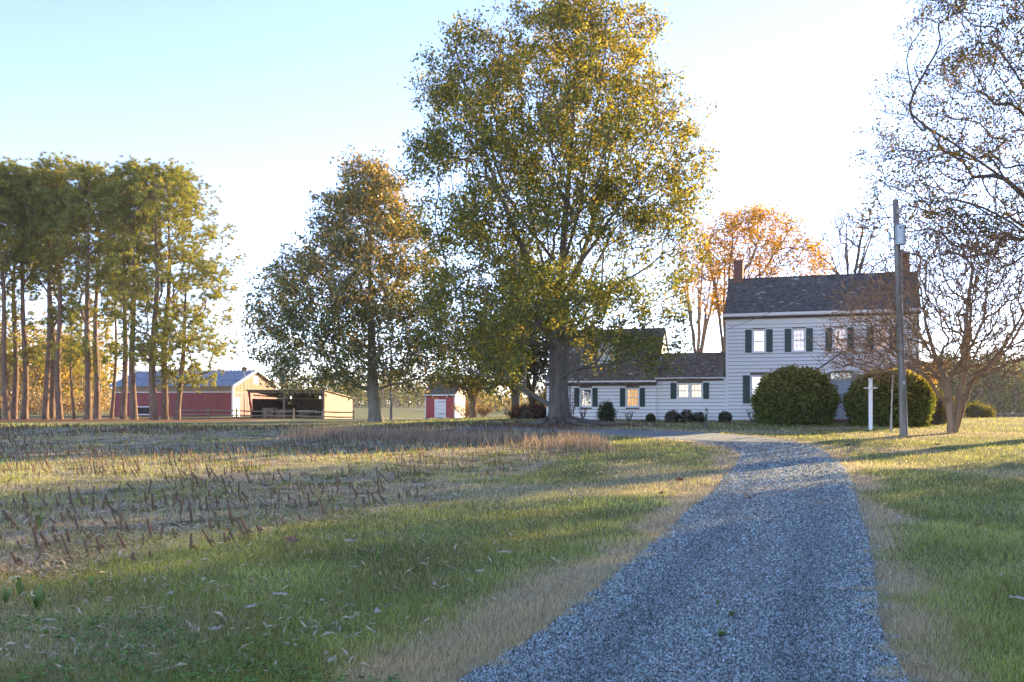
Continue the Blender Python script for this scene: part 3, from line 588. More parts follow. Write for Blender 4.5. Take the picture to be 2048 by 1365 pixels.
for px, hw, inn in ((1172.5, .37, 'dark'), (1265.5, .40, 'gold')):
    c = fx(px); lo.append((c - hw, c + hw, fz(814, c), fz(776.5, c), inn))
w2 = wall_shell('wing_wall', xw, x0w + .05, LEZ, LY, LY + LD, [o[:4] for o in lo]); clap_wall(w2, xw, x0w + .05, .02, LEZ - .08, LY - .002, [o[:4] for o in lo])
for o in lo: window(*o[:4], LY, o[4], 3, 4); shutter(o[0] - .33, o[0] - .03, o[2] - .0, o[3], LY); shutter(o[1] + .03, o[1] + .33, o[2], o[3], LY)
gable('gable_wall', xw, -1, LY, LY + LD, LEZ, LRZ); gable('gable_wall', x0w + .05, 1, LY, LY + LD, LEZ, LRZ)
roof_deck(xw, x0w + .05, LY, LY + LD, LEZ, LRZ, .22, .08); shingle_roof('roof', xw, x0w + .05, LY, LY + LD, LEZ, LRZ, M['shingle2'], .26, side=.1)
MB().box((xw - .05, LY - .18, LEZ - .12), (x0w + .1, LY + .02, LEZ - .03)).build('fascia', M['trim'], house)
MB().box((xw + .01, LY + .02, -.5), (x1w - .01, LY + LD - .1, .015)).build('foundation', M['concrete'], house)
ddx = fx(1205); dzb = 3.35
for dx_ in (ddx,):
    dm = MB(); dm.prism([(dx_ - .48, dzb - .1), (dx_ + .48, dzb - .1), (dx_ + .48, dzb + 1.05), (dx_, dzb + 1.5), (dx_ - .48, dzb + 1.05)], 'y', LY + .85, LY + 2.3); dm = dm.build('dormer', M['white'], house)
    window(dx_ - .33, dx_ + .33, dzb + .1, dzb + 1.0, LY + .84, 'blindglow', 2, 4, par=dm)
    dr_ = MB()
    for s in (-1, 1): dr_.prism([(dx_, dzb + 1.52), (dx_ + s * .62, dzb + .94), (dx_ + s * .62, dzb + 1.0), (dx_, dzb + 1.6)], 'y', LY + .72, LY + 2.35)
    dr_.build('dormer_roof', M['shingle2'], dm)

# ---------------------------------------------------------------- farm buildings
BA = math.radians(12.5); BC, BS = math.cos(BA), math.sin(BA)
bz = Gf(-28.8, 98) - .02; BL, BW, BE, BR = 14.0, 9.7, 3.25, 4.9
barn = empty('barn', (-28.8, 98, bz), -BA, 'red metal barn with tan upper band and blue-grey roof behind the pines', 'barn')
MB().box((-BL, 0, -.3), (0, BW, 2.55)).build('wall', M['red'], barn)
MB().box((-BL + .005, .012, 2.5), (-.012, BW - .01, BE)).prism([(.012, BE - .01), (BW - .01, BE - .01), (BW / 2, BR)], 'x', -BL + .01, -.012).build('upper_wall', M['tan'], barn)
rb = MB(); rt = MB(); k = .14
while k < BL: rb.box((-k - .03, -.03, -.2), (-k, -.001, 2.5)); rt.box((-k - .03, -.025, 2.56), (-k, .01, BE)); k += .3
k = .14
while k < BW: rb.box((.001, k, -.2), (.03, k + .03, 2.5)); rt.box((-.011, k, 2.56), (.02, k + .03, BE + (BR - BE) * (1 - abs(k - BW / 2) / (BW / 2)) - .05)); k += .3
rb.build('siding_rib', M['red'], barn); rt.build('upper_siding_rib', M['tan'], barn)
MB().box((-BL, -.05, 2.5), (0, -.031, 2.58)).box((-.12, -.05, -.2), (.06, .1, BE)).box((-BL - .03, -.05, -.2), (-BL + .12, .1, BE)).build('white_trim', M['trim'], barn)
s = (BR - BE) / (BW / 2); MB().prism([(-.4, BE - .4 * s + .02), (BW / 2, BR + .02), (BW + .4, BE - .4 * s + .02), (BW + .4, BE - .4 * s + .08), (BW / 2, BR + .1), (-.4, BE - .4 * s + .08)], 'x', -BL - .3, .3).build('roof', M['metalroof'], barn)
ri = MB(); k = -BL - .25
while k < .3:
    for s2 in (-1, 1): ri.bar((k, BW / 2 + s2 * .05, BR + .1), (k, BW / 2 + s2 * (BW / 2 + .4), BE - .4 * s + .1), .05, .05)
    k += .45
ri.build('roof_seam', M['metalroof'], barn)
rk = MB(); rk.bar((.31, -.4, BE - .4 * s), (.31, BW / 2, BR), .05, .2).bar((.31, BW / 2, BR), (.31, BW + .4, BE - .4 * s), .05, .2); rk.build('rake_board', M['trim'], barn)
MB().box((.001, .25, -.1), (.06, 1.35, 1.95)).build('door', M['trim'], barn); MB().box((.0, BW / 2 - .45, 3.45), (.05, BW / 2 + .55, 4.25)).build('loft_window', M['trim'], barn)
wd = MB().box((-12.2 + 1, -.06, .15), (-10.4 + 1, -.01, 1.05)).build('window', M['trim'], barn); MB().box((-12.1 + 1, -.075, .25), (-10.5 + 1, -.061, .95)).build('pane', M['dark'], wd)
osd = empty('open_shed', (-17.37, 88, Gf(-17.37, 88) - .02), -BA, 'open-fronted timber shed with sloping roof beside the red barn', 'shed')
OW, OD, OF, OB = 7.5, 6.8, 2.6, 1.9
pl_n = 0; k = 0
while k < OD - .05:
    e = min(k + .30, OD); zt = lambda q_: OF + (OB - OF) * q_ / OD - .03
    MB().add([(-.04, k + .006, -.2), (.0, k + .006, -.2), (.0, e - .006, -.2), (-.04, e - .006, -.2), (-.04, k + .006, zt(k)), (0, k + .006, zt(k)), (0, e - .006, zt(e)), (-.04, e - .006, zt(e))], [(3, 2, 1, 0), (4, 5, 6, 7), (0, 1, 5, 4), (1, 2, 6, 5), (2, 3, 7, 6), (3, 0, 4, 7)]).build('plank', M['tan'], osd); k += .30
MB().box((-.10, .02, -.2), (-.05, OD - .02, OB - .05)).box((-OW, OD - .1, -.2), (-.101, OD - .02, OB - .04)).box((-OW - .06, .5, -.2), (-OW, OD, OB - .05)).build('wall', M['darkwood'], osd)
MB().add([(-OW - .3, -.4, OF + .02), (.18, -.4, OF + .02), (.18, OD + .2, OB - .02), (-OW - .3, OD + .2, OB - .02), (-OW - .3, -.4, OF + .10), (.18, -.4, OF + .10), (.18, OD + .2, OB + .06), (-OW - .3, OD + .2, OB + .06)], [(3, 2, 1, 0), (4, 5, 6, 7), (0, 1, 5, 4), (1, 2, 6, 5), (2, 3, 7, 6), (3, 0, 4, 7)]).build('roof', M['wood'], osd)
MB().box((-OW - .2, -.15, OF - .2), (.08, -.05, OF - .02)).build('header_beam', M['wood'], osd)
for xx in (-OW * .5 - .3, -.07): MB().box((xx - .09, -.05, -.2), (xx + .09, .12, OF - .2)).build('post', M['wood'], osd)
for xx in (-5.4, -1.6): MB().box((xx - .08, OD - .28, -.2), (xx + .08, OD - .12, OB)).build('post', M['darkwood'], osd)
MB().bar((-OW - .1, -.1, OF - .1), (-OW + .15, .1, 0), .14).build('leaning_post', M['red'], osd)
MB().bar((-OW, .6, 2.2), (-OW + 2.6, 3, 1.9), .12).build('brace', M['wood'], osd)
for i, xx in enumerate((-4.5, -1.5)):
    o = MB().tube([(0, 0, .10), (0, 0, .06), (0, 0, 0), (0, 0, -.1), (0, 0, -.16)], [.02, .03, .07, .08, .03], 8).build('shed_lamp', M['bulb'], osd); o.location = (xx, 2.4, 2.02)
    MB().tube([(0, 0, .1), (0, 0, .35)], .008, 4).build('cord', M['black'], o)
def osw(x_, y_): return (-17.37 + x_ * BC + y_ * BS, 88 - x_ * BS + y_ * BC)
def crate(x_, y_, z_, w_, d_, h_, lb):
    a, c = osw(x_, y_); r_ = empty('slatted_crate', (a, c, Gf(a, c) + z_), -BA + random.uniform(-.1, .1), lb, 'crate', 'slatted crates in the open shed')
    for i in range(4): zz = h_ * (i + .12) / 4; MB().box((-w_ / 2, -d_ / 2, zz), (w_ / 2, -d_ / 2 + .03, zz + h_ / 5)).box((-w_ / 2, d_ / 2 - .03, zz), (w_ / 2, d_ / 2, zz + h_ / 5)).build('slat', M['wood'], r_)
    fr_ = MB()
    for sx in (-1, 1):
        for sy in (-1, 1): fr_.box((sx * (w_ / 2 - .04) - .035, sy * (d_ / 2 - .065) - .03, 0), (sx * (w_ / 2 - .04) + .035, sy * (d_ / 2 - .065) + .03, h_))
        fr_.box((sx * (w_ / 2 - .02) - .015, -d_ / 2 + .1, .08), (sx * (w_ / 2 - .02) + .015, d_ / 2 - .1, h_ * .9))
    fr_.box((-w_ / 2 + .08, -d_ / 2 + .04, .06), (w_ / 2 - .08, d_ / 2 - .04, .1)); fr_.build('frame', M['wood'], r_)
crate(-6.1, 1.2, 0, 1.1, 1.0, .95, 'slatted wooden crate at the open end of the shed'); crate(-4.9, 1.6, 0, 1.0, 1.0, .85, 'slatted crate beside the middle post of the shed'); crate(-3.3, 3.2, 0, 1.1, 1.0, .7, 'low crate deep in the shed right of the middle post')
a, c = osw(-2.1, 1.4); wt = empty('work_table', (a, c, Gf(a, c)), -BA, 'pale topped work table inside the open shed', 'table'); MB().box((-.9, -.4, .68), (.9, .4, .74)).build('table_top', M['pipe'], wt)
for sx in (-1, 1):
    for sy in (-1, 1): MB().box((sx * .8 - .04, sy * .32 - .04, 0), (sx * .8 + .04, sy * .32 + .04, .68)).build('leg', M['wood'], wt)
a, c = osw(-.9, 1.8); o = MB().tube([(0, 0, 0), (0, 0, .02), (0, 0, .38), (0, 0, .4)], [.16, .17, .2, .19], 12).build('bucket', M['pipe']); o.location = (a, c, Gf(a, c)); MB().tube([(-.2, 0, .38), (-.14, 0, .52), (0, 0, .57), (.14, 0, .52), (.2, 0, .38)], .008, 5).build('handle', M['steel'], o); tag(o, 'white bucket on the floor of the open shed', 'bucket')
RX, RY, RWd, RD, RE2, RR2 = -5.45, 90.7, 2.97, 3.6, 2.3, 3.55; rz = Gf(RX, RY) - .03
rs = empty('red_shed', (RX, RY, rz), -BA, 'small red board shed with a white plank door and dark shingle roof', 'shed')
MB().box((-RWd, 0, .1), (0, RD, RE2)).build('wall', M['redwood'], rs); k = .12
while k < RE2 - .12:
    for a, b_ in ((-RWd + .09, -2.04), (-.86, -.09)) if k < 1.86 else ((-RWd + .09, -.09),): MB().prism([(0, k), (-.035, k), (-.018, k + .2), (0, k + .2)], 'x', a, b_).build('plank', M['redwood'], rs)
    k += .195
gw = MB(); gw.prism([(.003, .1), (RD - .003, .1), (RD - .003, RE2), (RD / 2, RR2), (.003, RE2)], 'x', .003, .02); k = .12
gw.prism([(.003, RE2), (RD - .003, RE2), (RD / 2, RR2)], 'x', -RWd - .02, -RWd - .003)
gw.build('gable_wall', M['cream'], rs)
k = .12
while k < RE2: MB().add([(.02, .1, k), (.045, .1, k), (.045, RD - .1, k), (.02, RD - .1, k), (.02, .1, k + .2), (.028, .1, k + .2), (.028, RD - .1, k + .2), (.02, RD - .1, k + .2)], [(3, 2, 1, 0), (4, 5, 6, 7), (0, 1, 5, 4), (1, 2, 6, 5), (2, 3, 7, 6), (3, 0, 4, 7)]).build('side_plank', M['cream'], rs); k += .195
MB().box((-.09, -.05, .1), (.05, -.001, RE2)).box((-RWd, -.05, .1), (-RWd + .09, -.001, RE2)).box((-RWd - .1, -.2, RE2 - .09), (.12, -.051, RE2 + .03)).build('trim', M['trim'], rs)
roof_deck(-RWd, 0, 0, RD, RE2, RR2, .18, .1, parent=rs); shingle_roof('roof', -RWd, 0, 0, RD, RE2, RR2, M['shingle'], .22, .15, rs)
dd = MB().box((-2.02, -.06, .12), (-.88, -.02, 1.86)).build('door', M['trim'], rs)
for i in range(4): MB().box((-2.0 + i * .277, -.075, .14), (-2.0 + i * .277 + .268, -.061, 1.84)).build('door_plank', M['trim'], dd)
for zz in (.45, 1.6): MB().box((-1.6, -.09, zz), (-.9, -.076, zz + .05)).build('hinge', M['black'], dd)
MB().box((-1.97, -.1, .95), (-1.93, -.076, 1.08)).build('latch', M['black'], dd)
for xx in (-2.8, -1.5, -.2): MB().box((xx - .15, .0, -.2), (xx + .15, .3, .1)).build('pier', M['concrete'], rs)

# split rail fence
fp = [(359, 90), (416, 87.6), (473, 86), (529.5, 84.4), (586.7, 82.5), (646.4, 80.6), (707.6, 79)]
fence = empty('split_rail_fence', gp(416, 87.6), 0, 'low split rail fence in front of the open shed', 'fence'); ox = fence.location
P3 = [Vector(gp(px, D)) - ox for px, D in fp]
for i, p in enumerate(P3):
    MB().tube([p + Vector((0, 0, -.2)), p + Vector((.01, 0, .45)), p + Vector((0, .01, .93))], [.085, .08, .075], 7).build('post', M['rail'], fence)
    if i:
        a = P3[i - 1]
        for hz in (.28, .68): MB().tube([a + Vector((0, -.03, hz + .02)), (a + p) / 2 + Vector((0, 0, hz - .02)), p + Vector((0, .03, hz))], [.05, .065, .05], 6).build('rail', M['rail'], fence)
# far rail fence at the right
f2p = [(1965, 110), (2000, 110), (2035, 110), (2070, 110), (2105, 110)]; fe2 = empty('rail_fence', gp(1965, 110), 0, 'dark rail fence at the far edge of the right lawn', 'fence'); ox = fe2.location; P3 = [Vector(gp(*p)) - ox for p in f2p]
for i, p in enumerate(P3):
    MB().tube([p + Vector((0, 0, -.2)), p + Vector((0, 0, 1.1))], .08, 6).build('post', M['pole'], fe2)
    if i:
        for hz in (.45, .95): MB().tube([P3[i - 1] + Vector((0, 0, hz)), p + Vector((0, 0, hz))], .07, 6).build('rail', M['pole'], fe2)

# ---------------------------------------------------------------- poles and posts
b0 = Vector(gp(1808, 36.5)); tp = Vector((wx(1793, 36.5), 36.6, zat(399, 36.5))); ax = tp - b0
up = empty('utility_pole', b0, 0, 'leaning wooden utility pole carrying a grey transformer can', 'utility pole')
def onp(u): return ax * u
MB().tube([(0, 0, -.4), (0, 0, 0), onp(.3), onp(.6), onp(1)], [.165, .155, .14, .125, .105], 14).build('pole', M['pole'], up, smooth=True)
c = onp(.845) + Vector((.03, -.30, 0)); can = MB().tube([c + Vector((0, 0, z)) for z in (-.38, -.37, .3, .31, .36, .37)], [.17, .19, .19, .205, .205, .17], 18).build('transformer', M['steel'], up)
for a in (-.1, .1): MB().tube([c + Vector((a, -.19, .24)), c + Vector((a, -.24, .24))], .03, 6).build('bushing', M['black'], can)
MB().bar(c + Vector((0, .18, .15)), c + Vector((0, .22, -.2)), .1).build('bracket', M['black'], up)
q0 = onp(.83); MB().tube([q0 + Vector((-.30, 0, .32)), q0 + Vector((-.27, 0, -.1))], .045, 8).build('fuse_cutout', M['steel'], up); MB().bar(q0 + Vector((-.28, 0, .1)), q0, .04).build('cutout_bracket', M['black'], up)
q1 = onp(.95); MB().tube([q1 + Vector((.0, -.14, -.08)), q1 + Vector((.03, -.2, -.06)), q1 + Vector((.06, -.2, .0)), q1 + Vector((.08, -.2, .06))], [.05, .09, .09, .05], 10).build('insulator', M['pipe'], up)
MB().box((-.12, -.19, 1.95), (-.04, -.165, 2.08)).build('tag', M['pipe'], up); MB().tube([q0 + Vector((.0, -.45, -.25)), onp(.6) + Vector((.05, -.16, 0)), onp(.2) + Vector((.06, -.19, 0)), Vector((.06, -.2, 0))], .014, 5).build('ground_wire', M['wire'], up)
def wire(name, p, q, sag, r, lb, n=24):
    p = Vector(p); q = Vector(q); pts = [p.lerp(q, i / n) - Vector((0, 0, sag * 4 * (i / n) * (1 - i / n))) for i in range(n + 1)]
    o = MB().tube([v - p for v in pts], r, 5).build(name, M['wire']); o.location = p; tag(o, lb, 'cable')
pw = b0 + onp(.77); hx_ = fx(1309); wire('service_wire', pw, (HX + HC * hx_, HY - HS * hx_ - .05, zat(704, 54.6)), .35, .014, 'grey service cable running from the pole across the house')
wire('overhead_wire', b0 + onp(.77), (26, 22, 9.4), .25, .012, 'pale lower cable running from the pole to the right'); wire('overhead_wire', b0 + onp(.95), (28, 23, 11.4), .3, .011, 'upper cable running from the pole top to the right')
p = empty('white_post', gp(1741, 41.2), -.2, 'white painted square post with a short crossbar before the yew', 'post'); MB().box((-.075, -.075, -.1), (.075, .075, 2.2)).build('shaft', M['white'], p, bevel=.008); MB().box((-.09, -.09, 2.2), (.09, .09, 2.26)).build('cap', M['trim'], p); MB().box((-.28, -.02, 1.8), (-.076, .02, 1.84)).box((.076, -.02, 1.8), (.28, .02, 1.84)).build('crossbar', M['trim'], p)
p = empty('thin_pole', gp(1783, 40.4), 0, 'slender weathered white pole beside the utility pole', 'pole'); MB().tube([(0, 0, -.1), (0, 0, 1.0), (.06, 0, 2.5)], [.035, .032, .026], 8).build('shaft', M['pipe'], p); MB().tube([(-.05, -.03, 0), (-.03, -.03, .75)], [.035, .03], 6).build('stake', M['pipe'], p); MB().bar((.06, 0, 2.5), (-.02, 0, 2.5), .02).build('hook', M['black'], p)
p = empty('garden_lamp', gp(1413, 42.5), 0, 'short dark green garden lamp post on the lawn before the wing', 'lamp post'); MB().tube([(0, 0, -.05), (0, 0, .04), (0, 0, .05), (0, 0, .62), (0, 0, .66)], [.07, .065, .045, .04, .06], 10).build('shaft', M['darkgreen'], p); MB().tube([(0, 0, .66), (0, 0, .7), (0, 0, .8), (0, 0, .82)], [.06, .075, .08, .03], 10).build('lantern', M['pipe'], p); MB().tube([(0, 0, .82), (0, 0, .84), (0, 0, .9), (0, 0, .98)], [.085, .07, .02, .008], 10).build('finial', M['darkgreen'], p)
for px, D, py, r_, lb in ((782, 88, 700, .12, 'thin grey utility pole rising behind the magnolia trunk'), (566, 112, 740, .11, 'thicker of two poles behind the open shed roof'), (560, 112, 742, .08, 'thinner dark pole behind the open shed roof')):
    g_ = Vector(gp(px, D)); o = MB().tube([(0, 0, -.2), (0, 0, zat(py, D) - g_.z)], [r_, r_ * .8], 8).build('distant_pole', M['pole']); o.location = g_; tag(o, lb, 'pole')
g_ = Vector(gp(489, 92)); p = empty('birdhouse_pole', g_, 0, 'thin pole with a small wooden birdhouse before the barn gable', 'birdhouse'); hh = zat(742, 92) - g_.z; MB().tube([(0, 0, -.1), (0, 0, hh)], .035, 6).build('pole', M['pipe'], p)
MB().box((-.22, -.2, hh), (.22, .2, hh + .26)).prism([(-.28, hh + .26), (.28, hh + .26), (0, hh + .4)], 'y', -.24, .24).build('birdhouse', M['wood'], p)

# ---------------------------------------------------------------- trees
def mst(skel, par, pts, bf=.35, down=1.2, turn=.5):
    """grow branches: join scattered twig points to a skeleton, cheapest join first, favouring short, forward, upward growth"""
    S, n = len(skel), len(pts); pos = np.zeros((S + n, 3)); pos[:S] = skel; pr = np.full(S + n, -1); pr[:S] = par
    path = np.zeros(S + n); pd = np.zeros((S + n, 3)); pd[:, 2] = 1
    for i in range(S):
        if par[i] >= 0: d = pos[i] - pos[par[i]]; L = np.linalg.norm(d) + 1e-9; path[i] = path[par[i]] + L; pd[i] = d / L
    best = np.full(n, 1e18); bj = np.zeros(n, int); alive = np.ones(n, bool)
    def upd(j):
        d = pts - pos[j]; L = np.linalg.norm(d, axis=1) + 1e-9; u = d / L[:, None]
        c = L * (1 + down * np.maximum(0, -u[:, 2]) + turn * (1 - u @ pd[j])) + bf * path[j]
        k = alive & (c < best); best[k] = c[k]; bj[k] = j
    for j in range(S): upd(j)
    for s in range(n):
        i = int(np.argmin(np.where(alive, best, 1e19))); alive[i] = False; j = S + s; pos[j] = pts[i]; pr[j] = bj[i]
        d = pos[j] - pos[bj[i]]; L = np.linalg.norm(d) + 1e-9; path[j] = path[bj[i]] + L; pd[j] = d / L; upd(j)
    return pos, pr
def radii(pr, R, r0, p):
    n = len(pr); cnt = np.zeros(n); ch = np.zeros(n, int)
    for i in range(n):
        if pr[i] >= 0: ch[pr[i]] += 1
    for i in range(n - 1, -1, -1):
        if ch[i] == 0: cnt[i] = 1
        if pr[i] >= 0: cnt[pr[i]] += cnt[i]
    return r0 + (R - r0) * (cnt / cnt.max()) ** p, cnt, ch
def tubes(pos, pr, rad, cnt, flare=None, jit=.06, order=None):
    n = len(pos); kids = [[] for _ in range(n)]
    for i in range(n):
        if pr[i] >= 0: kids[pr[i]].append(i)
    VV, FF = [], []; base = 0; starts = [(-1, i) for i in range(n) if pr[i] < 0]
    while starts:
        p, i = starts.pop(); chain = [i]
        while kids[chain[-1]]:
            k = sorted(kids[chain[-1]], key=lambda q: -cnt[q]); starts += [(chain[-1], q) for q in k[1:]]; chain.append(k[0])
        ids = ([p] if p >= 0 else []) + chain
        if len(ids) < 2: continue
        P = pos[ids]; r = rad[ids].copy()
        if p >= 0: r[0] = min(r[0], r[1] * 1.15)
        m_ = len(P); sub = 3 if r.max() > .03 else 2
        if m_ > 2:                                            # Catmull-Rom
            Q = np.vstack([2 * P[0] - P[1], P, 2 * P[-1] - P[-2]]); t_ = np.arange(sub) / sub; out, ro = [], []
            for s in range(m_ - 1):
                a, b, c, d = Q[s:s + 4]; tt = t_[:, None]
                out.append(.5 * ((2 * b) + (c - a) * tt + (2 * a - 5 * b + 4 * c - d) * tt ** 2 + (3 * b - a - 3 * c + d) * tt ** 3)); ro.append(r[s] * (1 - t_) + r[s + 1] * t_)
            P = np.vstack(out + [P[-1:]]); r = np.r_[np.concatenate(ro), r[-1]]
        else: P = np.vstack([P[0], (P[0] + P[1]) / 2, P[1]]); r = np.array([r[0], r.mean(), r[1]])
        if len(P) > 2: L = np.linalg.norm(P[-1] - P[0]) / len(P); P[1:-1] += RS.normal(0, jit * L, (len(P) - 2, 3)) * (1 if p >= 0 else .3)
        T = np.gradient(P, axis=0); T /= np.linalg.norm(T, axis=1)[:, None] + 1e-9
        av = np.abs(T.mean(0)); ref = np.eye(3)[int(np.argmin(av))]; A = np.cross(T, ref); A /= np.linalg.norm(A, axis=1)[:, None] + 1e-9; B = np.cross(T, A)
        rm = r.max(); ns = 18 if (p < 0 and flare) else 9 if rm > .12 else 6 if rm > .05 else 4 if rm > .02 else 3
        th = np.arange(ns) * 6.2832 / ns; rr = np.repeat(r[:, None], ns, 1)
        if p < 0 and flare:
            z = P[:, 2] - P[0, 2]; f = np.exp(-z / flare[1])[:, None]; rr = rr * (1 + flare[0] * f * (1 + .45 * np.sin(5 * th + 1)[None] + .25 * np.sin(3 * th)[None])) * (1 + .05 * np.sin(7 * th + 2)[None])
        V = P[:, None] + rr[..., None] * (np.cos(th)[None, :, None] * A[:, None] + np.sin(th)[None, :, None] * B[:, None]); k = len(P)
        ix = base + np.arange(k * ns).reshape(k, ns); q = np.stack([ix[:-1], np.roll(ix[:-1], -1, 1), np.roll(ix[1:], -1, 1), ix[1:]], -1)
        VV.append(V.reshape(-1, 3)); FF.append(q.reshape(-1, 4)); base += k * ns
    return np.vstack(VV), np.vstack(FF)
def leaves(c, nper, spread, size, colf, name, mat, parent, aspect=.55, droop=.0, flat=0.0):
    """nper leaf blades scattered round each twig end; each a folded rhombus"""
    n = len(c) * nper; C = np.repeat(c, nper, 0) + RS.normal(0, 1, (n, 3)) * spread
    a = RS.normal(0, 1, (n, 3)); a[:, 2] = a[:, 2] * (1 - flat) - droop; a /= np.linalg.norm(a, axis=1)[:, None] + 1e-9
    b = np.cross(a, RS.normal(0, 1, (n, 3)) * np.array([1 - flat, 1 - flat, 1]) + 1e-4); b /= np.linalg.norm(b, axis=1)[:, None] + 1e-9
    s = size * (.6 + .8 * RS.rand(n, 1)); V = np.empty((n, 4, 3)); V[:, 0] = C - a * s / 2; V[:, 2] = C + a * s / 2; V[:, 1] = C + b * s * aspect / 2; V[:, 3] = C - b * s * aspect / 2
    return npmesh(name, V.reshape(-1, 3), np.arange(n * 4), 4, mat, parent, col=np.repeat(colf(C), 4, 0))
def profile_pts(tab, tpx, D, n, clump, sig, ry=1.0, shell=.45, zexp=1.0):
    """scatter clumped points inside a crown whose left/right limits are given per photo row"""
    tab = np.array(tab, float); ys, xl, xr = tab[:, 0], tab[:, 1], tab[:, 2]; wgt = xr - xl; pts = []
    while len(pts) < n // clump:
        y = ys[0] + RS.rand() * (ys[-1] - ys[0]); l, r_ = np.interp(y, ys, xl), np.interp(y, ys, xr)
        if RS.rand() > ((r_ - l) / wgt.max()) ** zexp: continue
        rho = RS.rand() ** shell; a = RS.rand() * 6.283; mx, hw = (l + r_) / 2, (r_ - l) / 2
        pts.append(((mx + hw * rho * math.cos(a) - tpx) / F * D, hw * ry * rho * math.sin(a) / F * D, zat(y, D)))
    P = np.repeat(np.array(pts), clump, 0); return P + RS.normal(0, 1, P.shape) * np.array([sig, sig, sig * .7])
def polyskel(lines):
    """lines: list of polylines (first is the trunk); later ones start at a node index of an earlier line"""
    pos, par = [], []
    for start, pl in lines:
        prev = start
        for p in pl: pos.append(p); par.append(prev); prev = len(pos) - 1
    return np.array(pos, float), par
def mixcol(*cs):
    cs = np.array(cs)
    def f(C): i = RS.randint(0, len(cs), len(C)); return cs[i] * (.6 + .7 * RS.rand(len(C), 1))
    return f
def make_tree(name, loc, skel, pts, R, r0, pw, barkm, label, cat='tree', group=None, flare=None, leaf=None, bf=.35, down=1.2, turn=.5, tipsel=1.0, jit=.06, trunkname='trunk'):
    root = empty(name, loc, 0, label, cat, group); pos, pr = mst(skel[0], skel[1], pts, bf, down, turn); rad, cnt, ch = radii(pr, R, r0, pw)
    V, Fq = tubes(pos, pr, rad, cnt, flare, jit); npmesh(trunkname, V, Fq, 4, barkm, root, smooth=True)
    if leaf:
        tips = pos[len(skel[0]):]; tips = tips[cnt[len(skel[0]):] <= leaf.pop('maxcnt', 3)]
        if tipsel < 1: tips = tips[RS.rand(len(tips)) < tipsel]
        leaves(tips, parent=root, **leaf)
    return root
def tz(D, tpx):   # photo pixel -> tree-local point (y = depth offset)
    g0 = Gf(wx(tpx, D), D)
    return lambda px, py, dy=0: ((px - tpx) / F * (D + dy), dy, zat(py, D + dy) - g0)

# --- the big oak
D = 47; tpx = 1118; L = tz(D, tpx); g0 = Gf(wx(tpx, D), D)
sk = [(-1, [(0, 0, -.2), L(1118, 820), L(1117, 760), L(1116, 700), L(1117, 650), L(1120, 600), L(1124, 540), L(1128, 470), L(1134, 400), L(1140, 320), L(1146, 230), L(1152, 140), L(1160, 70)])]
sk += [(4, [L(1095, 590, -.5), L(1060, 530, -1), L(1030, 470, -1.4), L(1000, 400, -1.8), L(970, 320, -2), L(945, 240, -2)]), (4, [L(1140, 590, .8), L(1165, 520, 1.2), L(1190, 440, 1.5), L(1215, 350, 1.8), L(1240, 250, 2), L(1262, 150, 2)]),
       (5, [L(1150, 540, -1), L(1195, 470, -2), L(1240, 400, -2.6), L(1285, 320, -3), L(1320, 230, -3.2)]), (5, [L(1090, 530, 1.4), L(1070, 440, 2.4), L(1058, 340, 3), L(1050, 240, 3.2), L(1050, 140, 3)]),
       (4, [L(1150, 610, -2), L(1200, 570, -3), L(1270, 520, -3.5), L(1330, 470, -3.6)]), (3, [L(1050, 610, -1.6), L(985, 590, -2.6), L(920, 560, -3.2), L(860, 530, -3.4)]), (6, [L(1150, 430, -2.2), L(1165, 330, -3.2), L(1185, 220, -3.6), L(1205, 100, -3.2)]),
       (2, [L(1150, 738, -1.5), L(1190, 722, -2.6), L(1230, 725, -3.4), L(1265, 712, -4)]), (3, [L(1060, 680, -2), L(990, 670, -3.5), L(920, 690, -4.2)]), (3, [L(1170, 640, 2.5), L(1240, 620, 4), L(1310, 600, 5)]), (3, [L(1080, 650, 2.5), L(1010, 640, 4.5), L(930, 640, 5.5)]), (6, [L(1070, 470, 1), L(1010, 380, 2), L(950, 290, 2.6), L(905, 200, 2.6)])]
base_idx = 0; lines = []; off = 0
sk2 = sk
tab = [(14, 1140, 1225), (40, 1030, 1310), (90, 895, 1335), (160, 865, 1325), (250, 835, 1365), (320, 815, 1420), (400, 835, 1405), (480, 855, 1385), (560, 850, 1380), (640, 845, 1375), (700, 850, 1345), (740, 860, 1310), (772, 880, 1120)]
P = profile_pts(tab, tpx, D, 4700, 7, .55, .92, .52, .6); P[:, 2] -= g0
P = P[~((np.abs(P[:, 0]) < 1.6) & (P[:, 2] < 4.2))]
P = P[~((P[:, 1] < -1) & (P[:, 2] < 2.6))]
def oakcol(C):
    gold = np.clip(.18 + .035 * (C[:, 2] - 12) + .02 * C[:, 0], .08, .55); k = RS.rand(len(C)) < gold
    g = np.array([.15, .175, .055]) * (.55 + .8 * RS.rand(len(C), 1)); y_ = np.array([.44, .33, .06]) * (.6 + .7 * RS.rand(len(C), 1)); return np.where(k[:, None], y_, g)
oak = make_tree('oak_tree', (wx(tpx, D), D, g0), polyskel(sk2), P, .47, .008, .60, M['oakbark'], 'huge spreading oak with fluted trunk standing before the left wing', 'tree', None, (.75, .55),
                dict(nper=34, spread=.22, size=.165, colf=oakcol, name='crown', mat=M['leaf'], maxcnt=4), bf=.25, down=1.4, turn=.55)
rt_ = MB()
